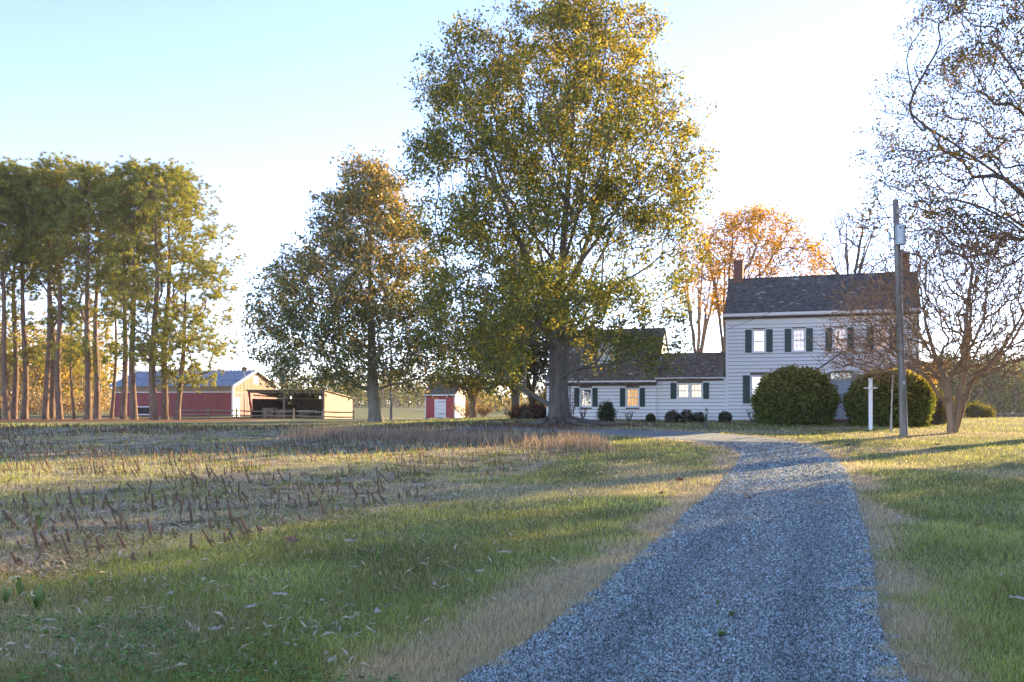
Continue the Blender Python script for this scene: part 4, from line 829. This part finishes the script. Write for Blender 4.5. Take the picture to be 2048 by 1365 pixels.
for a, l_ in ((-.15, 2.9), (.5, 1.6), (3.3, 1.6), (4.3, 1.5), (5.4, 1.8)):
    pts = [(math.cos(a + .12 * math.sin(k * 1.5)) * (.6 + l_ * k / 5), math.sin(a + .12 * math.sin(k * 1.5)) * (.6 + l_ * k / 5), .2 * (1 - k / 5) ** 2 + .0) for k in range(6)]; rt_.tube(pts, [.2, .16, .12, .09, .06, .03], 7)
rt_.build('root', M['oakbark'], oak, smooth=True)
# --- magnolia
D = 62; tpx = 752; L = tz(D, tpx); g0 = Gf(wx(tpx, D), D)
sk = [(-1, [(0, 0, -.2), L(750, 820), L(746, 780), L(744, 720), L(742, 640), L(740, 560), L(742, 480), L(744, 400), L(738, 345)]), (2, [L(718, 772, -.6), L(690, 765, -1.2), L(640, 735, -2)]), (3, [L(690, 690, -2), L(620, 660, -3), L(560, 640, -3)]), (3, [L(800, 690, -1.5), L(850, 650, -2.5)]), (2, [L(780, 772, -1), L(815, 765, -1.5)]), (4, [L(690, 570, 1), L(640, 520, 1.5)]), (4, [L(790, 570, -1), L(830, 520, -1.5)])]
tab = [(322, 700, 752), (370, 682, 805), (430, 632, 845), (480, 622, 870), (550, 525, 885), (620, 495, 905), (680, 488, 915), (730, 520, 900), (772, 545, 870)]
P = profile_pts(tab, tpx, D, 2900, 4, .42, .9, .45, .75); P[:, 2] -= g0; P = P[~((np.hypot(P[:, 0], P[:, 1]) < 1.3) & (P[:, 2] < 3))]
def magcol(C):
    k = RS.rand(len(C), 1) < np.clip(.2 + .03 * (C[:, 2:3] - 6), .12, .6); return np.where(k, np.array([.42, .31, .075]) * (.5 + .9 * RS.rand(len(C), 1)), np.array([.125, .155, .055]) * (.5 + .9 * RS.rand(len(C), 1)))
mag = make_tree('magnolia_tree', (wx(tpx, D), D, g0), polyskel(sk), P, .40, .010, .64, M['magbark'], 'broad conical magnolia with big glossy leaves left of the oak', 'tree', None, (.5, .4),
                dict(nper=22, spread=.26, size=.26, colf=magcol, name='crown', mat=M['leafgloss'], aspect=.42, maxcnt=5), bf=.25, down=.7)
# --- crape myrtle
D = 38.5; tpx = 1910; L = tz(D, tpx); g0 = Gf(wx(tpx, D), D)
sk = [(-1, [(-.05, 0, -.2), L(1903, 840), L(1898, 800), L(1893, 770), L(1880, 735), L(1866, 700), L(1850, 640), L(1840, 570)]), (0, [L(1912, 830, -.2), L(1916, 790, -.2), L(1919, 740, -.2), L(1925, 690, -.2), L(1935, 620, 0), L(1945, 540, 0)]),
      (0, [L(1925, 830, .15), L(1937, 795, .2), L(1948, 765, .2), L(1975, 735, .1), L(2010, 690, 0), L(2040, 640, 0)]), (0, [L(1918, 835, .3), L(1927, 800, .4), L(1941, 750, .6), L(1955, 700, .9), L(1968, 630, 1.2), L(1985, 540, 1.4)]),
      (2, [L(1880, 800, -.3), L(1855, 778, -.6), L(1830, 755, -1.0), L(1790, 738, -1.4), L(1740, 742, -1.7), L(1690, 748, -1.8)]), (3, [L(1905, 730, -.5), L(1920, 690, -1), L(1930, 640, -1.6), L(1925, 570, -2)]), (3, [L(1875, 740, .6), L(1840, 710, 1.2), L(1800, 680, 1.6), L(1750, 650, 1.8)]), (4, [L(1850, 720, -.8), L(1815, 695, -1.6), L(1770, 660, -2.2), L(1720, 640, -2.4)]), (16, [L(1960, 740, -.6), L(1985, 700, -1.2), L(2010, 640, -1.6)])]
tab = [(440, 1850, 2030), (500, 1790, 2085), (560, 1710, 2120), (620, 1665, 2130), (680, 1650, 2125), (720, 1670, 2110), (745, 1690, 2060)]
P = profile_pts(tab, tpx, D, 8400, 6, .40, .85, .45, .8); P[:, 2] -= g0
pod = mixcol((.20, .13, .08), (.15, .10, .07), (.26, .16, .09))
cra = make_tree('crape_myrtle', (wx(tpx, D), D, g0), polyskel(sk), P, .23, .0095, .52, M['crapebark'], 'bare many-stemmed crape myrtle with smooth tan trunks', 'tree', None, (.25, .3),
                dict(nper=3, spread=.08, size=.06, colf=pod, name='seed_pods', mat=M['dry'], maxcnt=2), bf=.2, down=.5, turn=.7, tipsel=.8, jit=.05)
# --- big thin-leaved tree reaching in from the right
D = 39.5; tpx = 2210; L = tz(D, tpx); g0 = Gf(wx(tpx, D), D)
sk = [(-1, [(0, 0, -.2), L(2208, 760), L(2205, 650), L(2195, 540), L(2190, 420), L(2180, 280), L(2170, 120), L(2165, -60)]), (2, [L(2130, 560, -.5), L(2040, 480, -1), L(1950, 430, -1.5), L(1850, 400, -2)]), (3, [L(2120, 450, .5), L(2040, 360, 1), L(1950, 290, 1.4), L(1870, 230, 1.6)]), (3, [L(2110, 430, -1.5), L(2030, 300, -2.4), L(1960, 190, -3), L(1900, 100, -3)]), (4, [L(2250, 300, -1), L(2340, 200, -2), L(2430, 120, -2)]), (3, [L(2270, 440, 1), L(2380, 360, 2)]), (4, [L(2120, 250, 2), L(2050, 100, 3), L(2000, -20, 3)])]
tab = [(-160, 1990, 2400), (0, 1855, 2520), (60, 1810, 2560), (150, 1815, 2580), (220, 1790, 2580), (330, 1745, 2580), (390, 1725, 2580), (450, 1750, 2520), (520, 1850, 2450)]
P = profile_pts(tab, tpx, D, 4400, 8, .5, .9, .5, .8); P[:, 2] -= g0
rcol = mixcol((.085, .09, .04), (.10, .085, .04), (.07, .08, .035), (.17, .10, .04))
rtree = make_tree('broadleaf_tree', (wx(tpx, D), D, g0), polyskel(sk), P, .48, .010, .62, M['twig'], 'tall thin-leaved tree reaching in over the utility pole from the right', 'tree', None, (.4, .4),
                  dict(nper=25, spread=.23, size=.12, colf=rcol, name='crown', mat=M['leaf'], maxcnt=3), bf=.22, down=1.0)
# trees standing beyond the right edge of the frame; they shade the lawn and drive
for i, (src, x_, y_, s_, a_, lb) in enumerate(((mag, 26, 31.5, .85, 2.0, 'dense evergreen first beyond the right edge of the frame'), (mag, 30.5, 28.5, .95, 4.1, 'dense evergreen second beyond the right edge of the frame'), (mag, 34.5, 25, .95, 1.0, 'dense evergreen third beyond the right edge of the frame'),
        (mag, 39, 21, .95, 5.2, 'dense evergreen farthest right beyond the frame'), (rtree, 38, 34, 1.0, 3.0, 'thin-leaved tree behind the evergreens beyond the frame'))):
    o = dup(src); o.location = (x_, y_, Gf(x_, y_)); o.scale = (s_,) * 3; o.rotation_euler[2] = a_; tag(o, lb, 'tree', 'trees shading the lawn from beyond the frame')

# --- pines
def make_pine(seed, H, bare, rad, n, R, low=0, lean=0., side=0.):
    st = np.random.RandomState(seed); zs = np.linspace(0, H * .97, 14); skel = [(-1, [(lean * (z / H) ** 2 + .12 * math.sin(z * .5 + seed), .1 * math.cos(z * .4 + seed), z - (.2 if z == 0 else 0)) for z in zs])]
    P = []
    while len(P) < n // 6:
        z = H * (bare + (1.0 - bare) * st.rand() ** .62) if st.rand() > low else H * (.22 + .3 * st.rand())
        u = (z / H - bare) / (1 - bare); rr = rad * (.5 + .5 * min(1, u * 2.2)) * (1 - max(0, u - .55) ** 2 * 3.2) if u > 0 else rad * .8
        a = st.rand() * 6.283; rho = rr * (.35 + .65 * st.rand() ** .6); P.append((math.cos(a) * rho + lean * (z / H) ** 2 + side * rho * .5, math.sin(a) * rho, z))
    P = np.repeat(np.array(P), 6, 0); P = P + st.normal(0, 1, P.shape) * np.array([.42, .42, .30]); pos, pr = mst(*polyskel(skel), P, .3, .25, .3)
    r_, cnt, ch = radii(pr, R * .8, .012, .72); ztr = np.clip(1 - pos[:14, 2] / H, .12, 1); r_[:14] = R * ztr ** .8
    V, Fq = tubes(pos, pr, r_, cnt, (.25, .5), .08)
    tips = pos[14:]; nd = 72; n_ = len(tips); c = np.repeat(tips, nd, 0); off = RS.normal(0, 1, (n_ * nd, 3)); off /= np.linalg.norm(off, axis=1)[:, None]; off[:, 2] = off[:, 2] * .8 + .25
    sub = np.repeat(np.repeat(tips, 3, 0) + RS.normal(0, .17, (n_ * 3, 3)), -(-nd // 3), 0)[:n_ * nd] if nd % 3 == 1 else np.repeat(tips, nd, 0) + np.repeat(RS.normal(0, .22, (n_ * 2, 3)), nd // 2, 0)
    Ln = .26 + .15 * RS.rand(n_ * nd, 1); pv = np.cross(off, RS.normal(0, 1, off.shape)); pv /= np.linalg.norm(pv, axis=1)[:, None]; wv = .019
    T = np.empty((n_ * nd, 3, 3)); T[:, 0] = sub - pv * wv; T[:, 1] = sub + pv * wv; T[:, 2] = sub + off * Ln
    return (V, Fq), T
PC = np.array([.25, .31, .10])
def pine_obj(mesh, loc, label):
    (V, Fq), T = mesh; root = empty('pine_tree', loc, 0, label, 'pine tree', 'tall pines in a stand before the barn')
    npmesh('trunk', V, Fq, 4, M['pinebark'], root, smooth=True); k = len(T); col = np.where(RS.rand(k, 1) < .18, np.array([.46, .36, .10]), PC) * (.6 + .7 * RS.rand(k, 1))
    npmesh('crown', T.reshape(-1, 3), np.arange(k * 3), 3, M['needle'], root, col=np.repeat(col, 3, 0)); return root
specs = {'a': (3, 21.3, .50, 2.9, 600, .27), 'b': (8, 21.0, .44, 3.0, 640, .29, .10), 'c': (15, 10.5, .45, 1.3, 150, .11, .1), 'd': (21, 21.0, .28, 5.4, 1350, .33, .16, .4, .45), 'e': (30, 15, .2, 4.2, 560, .26, .35, 1.0, .6)}
PM = {k: make_pine(*v) for k, v in specs.items()}; proto = {}
ords = 'first second third fourth fifth sixth seventh eighth ninth tenth eleventh twelfth thirteenth fourteenth fifteenth sixteenth seventeenth'.split()
plist = [(-8, 80, 'b', 1.0, 0), (14, 79, 'a', .98, 1), (28, 82, 'b', .95, 2.4), (50, 81, 'a', 1.02, 4), (93, 81, 'a', .95, 5), (106, 83, 'b', 1.0, 3.3), (119, 80, 'a', 1.03, .6), (147, 82, 'c', 1.1, 0), (174, 77.5, 'b', .98, 1.5), (191, 81, 'a', .97, 2.2), (224, 84, 'c', 1.45, 3), (249, 80, 'a', .96, 4.6), (268, 78, 'b', .98, 5.5), (306, 77, 'd', .97, 0), (327, 80, 'b', .98, .4), (357, 78, 'e', .93, 0)]
traits = {'a': 'tall pine with a high crown', 'b': 'tall pine with some low branches', 'c': 'thin young pine', 'd': 'widest pine with a full crown spreading to the right', 'e': 'shorter pine with drooping yellow-green boughs toward the barn'}
for i, (px, D, k, s_, a_) in enumerate(plist):
    lb = f'{traits[k]}, {ords[i]} trunk from the left of the stand' if k not in 'de' else traits[k]
    if k not in proto: o = proto[k] = pine_obj(PM[k], gp(px, D), lb)
    else: o = dup(proto[k]); o.location = gp(px, D); o['label'] = lb
    o.scale = (s_,) * 3; o.rotation_euler = (random.gauss(0, .012), random.gauss(0, .018), a_)

# --- smaller trees and shrubs
def fan_tree(name, px, D, top, halfw, fork, n, R, r0, label, barkm, leaf=None, cx=0, pw=.62, clump=8, sig=.4, flare=(.3, .3), limbs=6, low=None, jit=.1, group=None, dy=0, tips=1.0):
    L = tz(D, px); g0 = Gf(wx(px, D), D); zt, zf = zat(top, D) - g0, zat(fork, D) - g0; hw = halfw / F * D; cxm = cx / F * D; zl = zat(low, D) - g0 if low else zf * 1.05
    lines = [(-1, [(0, 0, -.15), (.02, 0, zf * .5), (.0, .03, zf)])]
    for k in range(limbs):
        a = 6.283 * k / limbs + RS.rand() * .7; e = np.array((cxm + math.cos(a) * hw * .6, math.sin(a) * hw * .6, zf + (zt - zf) * (.65 + .25 * RS.rand()))); s = np.array((0, 0, zf)); md = s + (e - s) * np.array([.45, .45, .55]); lines.append((2, [tuple(s + (e - s) * np.array([.2, .2, .28])), tuple(md), tuple(s + (e - s) * np.array([.75, .75, .8])), tuple(e)]))
    P = []
    while len(P) < n // clump:
        u = RS.rand(); z = zl + (zt - zl) * u; pr_ = math.sqrt(max(.04, 1 - abs(2 * (u - .5)) ** 2.2)); rho = RS.rand() ** .45 * hw * pr_; a = RS.rand() * 6.283; P.append((cxm + math.cos(a) * rho, math.sin(a) * rho, z))
    P = np.repeat(np.array(P), clump, 0); P += RS.normal(0, sig, P.shape)
    return make_tree(name, (wx(px, D), D, g0), polyskel(lines), P, R, r0, pw, barkm, label, 'tree', group, flare, leaf, bf=.2, down=.9, jit=jit, tipsel=tips)
goldc = mixcol((.66, .42, .04), (.58, .33, .035), (.45, .30, .06), (.40, .18, .03))
fan_tree('maple_tree', 1448, 74, 425, 150, 715, 2200, .38, .012, 'golden autumn tree with pale limbs behind the house chimney', M['crapebark'], dict(nper=13, spread=.25, size=.18, colf=goldc, name='crown', mat=M['leaf'], maxcnt=3), cx=55, limbs=9, low=640)
fan_tree('bare_tree', 1700, 78, 425, 75, 640, 900, .3, .010, 'bare grey tree rising behind the right half of the roof', M['twig'], None, limbs=7, low=560)
fan_tree('bare_tree', 1395, 90, 470, 70, 760, 700, .3, .012, 'thin bare tree behind the middle wing roof', M['crapebark'], dict(nper=3, spread=.25, size=.16, colf=goldc, name='crown', mat=M['leaf'], maxcnt=2), limbs=6, low=640)
olive = mixcol((.10, .11, .03), (.07, .09, .025), (.16, .13, .035))
fan_tree('small_tree', 946, 79, 665, 95, 812, 900, .27, .012, 'forked small tree beside the red shed', M['crapebark'], dict(nper=16, spread=.25, size=.18, colf=olive, name='crown', mat=M['leaf'], maxcnt=4), limbs=5, low=778)
fan_tree('shade_tree', 1031, 68, 560, 110, 775, 1100, .30, .012, 'straight-trunked tree in shade behind the oak', M['oakbark'], dict(nper=18, spread=.3, size=.19, colf=olive, name='crown', mat=M['leaf'], maxcnt=4), limbs=6, low=740)
fan_tree('holly_tree', 1064, 60, 640, 85, 800, 800, .22, .012, 'dark leaning evergreen close behind the oak trunk', M['twig'], dict(nper=18, spread=.25, size=.16, colf=mixcol((.04, .06, .02), (.06, .07, .025)), name='crown', mat=M['leafgloss'], maxcnt=4), limbs=5, low=760, cx=-20)
def shrub(name, px, D, w_, h_, n, colf, label, size=.07, spread=.06, flat=1.0, nper=8, mat='leaf', bumpy=.12, stems=True, base=0.0, group=None, core=True):
    """rounded bush: leaf shell over a solid dark core added to block light"""
    g_ = gp(px, D); root = empty(name, g_, 0, label, 'shrub', group); d = RS.normal(0, 1, (n, 3)); d[:, 2] = np.abs(d[:, 2]) - .15; d /= np.linalg.norm(d, axis=1)[:, None]
    lump = 1 + bumpy * (np.sin(d[:, 0] * 5 + px) * np.cos(d[:, 1] * 4 + 1) + .6 * np.sin(d[:, 2] * 9 + d[:, 0] * 7) + .5 * np.sin(d[:, 0] * 13 + d[:, 2] * 11 + px))
    pw_ = lambda v: np.sign(v) * np.abs(v) ** .85
    C = np.c_[pw_(d[:, 0]) * w_ / 2, pw_(d[:, 1]) * w_ / 2, np.clip(d[:, 2], -.1, 1) ** 1 * h_ * .62 + h_ * .38 + base] * np.c_[lump, lump, np.ones(n)] ; low = RS.rand(n) < .38
    C[low, 2] = RS.rand(low.sum()) * h_ * .45 + base; rr = np.hypot(C[low, 0], C[low, 1]); k = (w_ / 2 * (.86 + .14 * C[low, 2] / (h_ * .45)) * lump[low]) / np.maximum(rr, .05); C[low, 0] *= k; C[low, 1] *= k
    C *= (1 - .16 * RS.rand(n, 1) ** 2) ; C[:, 2] = np.maximum(C[:, 2], .03)
    leaves(C, nper, spread, size, colf, 'foliage', M[mat], root, aspect=.5)
    if core:
        u = np.linspace(0, 6.283, 19)[:-1]; vs_ = [(math.cos(a) * w_ * .41 * f, math.sin(a) * w_ * .41 * f, z * h_ + base) for z, f in ((-.03, .85), (.2, .97), (.45, 1), (.7, .8), (.86, .45), (.9, .05)) for a in u]
        MB().add(vs_, [(r_ * 18 + j, r_ * 18 + (j + 1) % 18, (r_ + 1) * 18 + (j + 1) % 18, (r_ + 1) * 18 + j) for r_ in range(5) for j in range(18)]).build('twigs', M['twig'], root)  # solid dome added inside the leaf shell to stop light passing through
    return root
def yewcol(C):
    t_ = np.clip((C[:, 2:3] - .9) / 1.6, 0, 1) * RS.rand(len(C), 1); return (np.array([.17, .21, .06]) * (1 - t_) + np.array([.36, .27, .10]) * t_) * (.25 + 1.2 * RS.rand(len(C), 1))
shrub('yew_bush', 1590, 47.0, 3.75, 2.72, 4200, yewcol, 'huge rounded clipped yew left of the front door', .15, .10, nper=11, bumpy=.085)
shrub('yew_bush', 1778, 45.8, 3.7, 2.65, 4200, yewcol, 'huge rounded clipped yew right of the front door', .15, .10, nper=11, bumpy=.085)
boxc = mixcol((.025, .045, .018), (.035, .06, .02), (.02, .035, .015)); boxy = mixcol((.07, .075, .022), (.09, .09, .03))
for px, D, w_, h_, cf, lb in ((1301, 51.0, .50, .46, boxy, 'smallest yellowish boxwood ball under the wing'), (1345, 50.5, .78, .66, boxc, 'left one of the two touching dark boxwood balls'), (1373.5, 50.3, .74, .68, boxc, 'right one of the two touching dark boxwood balls'), (1450, 49.0, .68, .58, boxc, 'single dark boxwood ball at the corner of the main house')):
    shrub('boxwood_ball', px, D, w_, h_, 420, cf, lb, .045, .02, nper=7, bumpy=.03, group='clipped boxwood balls along the wing')
shrub('boxwood_ball', 1397, 50.2, .66, .52, 260, boxc, 'loose open-topped boxwood beside the garden lamp', .06, .05, nper=6, bumpy=.15, group='clipped boxwood balls along the wing')
shrub('holly_shrub', 1213, 51.5, .8, 1.05, 420, mixcol((.025, .055, .02), (.05, .085, .03)), 'upright dark leafy holly between the two wing windows', .09, .08, nper=7, bumpy=.22)
def twiggy(name, px, D, h_, w_, n, label, mat, r0=.006, leafc=None):
    g_ = gp(px, D); sk_ = []; P = []
    for k in range(7): a = 6.283 * k / 7; sk_.append((-1 if k == 0 else 0, [(0, 0, -.05)] if k == 0 else [(math.cos(a) * w_ * .15, math.sin(a) * w_ * .15, h_ * .3), (math.cos(a) * w_ * .3, math.sin(a) * w_ * .3, h_ * .65)]))
    for _ in range(n): a = RS.rand() * 6.283; u = RS.rand(); P.append((math.cos(a) * w_ / 2 * (.25 + .75 * u) * RS.rand() ** .4, math.sin(a) * w_ / 2 * RS.rand() ** .5 * (.25 + .75 * u), h_ * (.15 + .85 * u)))
    lf = dict(nper=5, spread=.12, size=.10, colf=leafc, name='foliage', mat=M['leaf'], maxcnt=3) if leafc else None
    return make_tree(name, g_, polyskel(sk_), np.array(P), .03, r0, .4, mat, label, 'shrub', None, None, lf, bf=.15, jit=.12, trunkname='stems')
twiggy('bare_shrub', 1258, 51.2, .62, .8, 150, 'low bare twiggy shrub under the gold-lit wing window', M['twig'])
twiggy('bare_shrub', 1166, 51.8, .8, .6, 120, 'bare shrub in front of the dark wing window', M['twig']); twiggy('bare_shrub', 1143, 50.5, 2.6, 1.5, 220, 'tall bare shrub at the oak trunk against the white wall', M['twig'])
twiggy('bare_shrub', 1505, 50.5, .7, .9, 120, 'bare twigs at the foot of the wall left of the yew', M['twig'])
redc = mixcol((.30, .09, .04), (.25, .15, .05), (.12, .13, .03)); brn = mixcol((.16, .09, .05), (.10, .07, .04))
twiggy('low_shrub', 931, 80, 1.15, 3.0, 260, 'reddish green low shrub at the corner of the red shed', M['twig'], .01, redc); twiggy('low_shrub', 968, 80, .8, 1.6, 120, 'small grey shrub right of the forked tree', M['twig'], .01, brn)
twiggy('brush_shrub', 1078, 58, 3.4, 2.6, 420, 'tangled brown brush left of the oak trunk', M['twig'], .008, brn); shrub('low_bush', 1062, 59, 2.6, .9, 500, brn, 'low brown bush at the foot of the leaning evergreen', .11, .09, nper=7, bumpy=.15)
shrub('side_shrub', 1862, 48, 2.0, 1.75, 500, olive, 'loose olive shrub between the right yew and the crape myrtle', .10, .12, nper=7, bumpy=.2)
twiggy('golden_shrub', 1853, 58, 3.6, 2.6, 420, 'bright golden shrub behind the right corner of the house', M['twig'], .01, goldc)
shrub('garden_plant', 1951, 66, 1.5, 1.0, 260, mixcol((.10, .13, .03), (.2, .17, .04)), 'sunlit low green plant beyond the crape myrtle', .12, .1, nper=6, bumpy=.25); shrub('garden_plant', 1976, 66, .7, .75, 120, mixcol((.12, .15, .03), (.24, .2, .04)), 'smaller sunlit plant right of the low green plant', .1, .08, nper=6, bumpy=.25)

# --- far woods
def woodland(name, trees, leafc, tc, label, nleaf, size, trunkr, low=.35):
    TV, TF, LV = [], [], []; mb = MB()
    for (x_, y_, h_) in trees:
        g_ = Gf(x_, y_); mb.tube([(x_, y_, g_ - .2), (x_ + random.gauss(0, .3), y_, g_ + h_ * .5), (x_ + random.gauss(0, .5), y_, g_ + h_ * .95)], [trunkr, trunkr * .7, trunkr * .2], 5, cap=False)
        k = max(2, int(nleaf / 14)); cz = g_ + h_ * (low + (1 - low) * RS.rand(k) ** .8); rr = h_ * .16 * (1.15 - (cz - g_) / h_) * 1.6 + .3; a = RS.rand(k) * 6.283; LV.append(np.repeat(np.c_[x_ + np.cos(a) * rr * RS.rand(k), y_ + np.sin(a) * rr * RS.rand(k), cz], 14, 0))
    C = np.vstack(LV); C = C + RS.normal(0, 1, C.shape) * size * np.array([1.5, 1.5, .8]); root = empty(name, (trees[0][0], trees[0][1], 0)); tag(root, label, kind='stuff')
    o = mb.build('trunks', tc); npm = leaves(C, 1, .01, size, leafc, 'foliage', M['leaf'], None, aspect=.7)
    for q_ in (o, npm): q_.parent = root; q_.location = (-trees[0][0], -trees[0][1], 0); q_['kind'] = 'stuff'
def strip(n, p0, p1, D0, D1, h0, h1):
    out = []
    for _ in range(n): D = D0 + (D1 - D0) * RS.rand(); px = p0 + (p1 - p0) * RS.rand(); out.append((wx(px, D), D, h0 + (h1 - h0) * RS.rand() ** 1.5))
    return out
pale = bark('pale_trunk', (.34, .27, .19), (.2, .15, .1), 3)
woodland('woodland', strip(150, -130, 235, 120, 175, 8, 14.5), mixcol((.32, .24, .07), (.20, .19, .06), (.40, .26, .08)), pale, 'sunlit young woodland behind the pines', 190, .45, .11, .22)
woodland('undergrowth', strip(160, -130, 230, 112, 130, 1.2, 3.2), mixcol((.32, .24, .15), (.26, .18, .10)), pale, 'pale tangled undergrowth in front of the left woodland', 56, .28, .03)
woodland('far_woodland', strip(130, 560, 900, 270, 380, 6, 12), mixcol((.12, .14, .05), (.16, .15, .06)), pale, 'distant hazy trees between the open shed and red shed', 120, .9, .2, .05)
woodland('far_woodland', strip(80, 930, 1120, 180, 300, 3, 8), mixcol((.25, .2, .1), (.16, .15, .06)), pale, 'distant pale scrub seen under the oak', 80, .7, .1, .05)
woodland('pine_woods', strip(230, 1780, 2250, 185, 270, 9.5, 15), mixcol((.06, .085, .035), (.08, .10, .04)), M['pinebark'], 'blue-green pine woods beyond the right lawn', 330, .6, .2, .03)
woodland('far_woodland', strip(200, -300, 2300, 500, 800, 6, 13), mixcol((.09, .11, .05), (.12, .12, .06)), pale, 'low line of trees along the horizon', 60, 1.8, .3, .05)

# ---------------------------------------------------------------- evening haze
hz = MB().box((-1300, -140, -4.5), (1300, 1600, 32)).build('haze', None or M['white']); hz.data.materials.clear()
m = bpy.data.materials.new('haze_air'); m.use_nodes = True; t = m.node_tree; t.nodes.clear(); pv = t.nodes.new('ShaderNodeVolumePrincipled'); pv.inputs['Color'].default_value = (.93, .95, 1, 1); pv.inputs['Density'].default_value = .0002; pv.inputs['Anisotropy'].default_value = .2
oo = t.nodes.new('ShaderNodeOutputMaterial'); t.links.new(pv.outputs[0], oo.inputs['Volume']); hz.data.materials.append(m); hz['kind'] = 'stuff'; hz['label'] = 'thin pale evening haze over the fields'
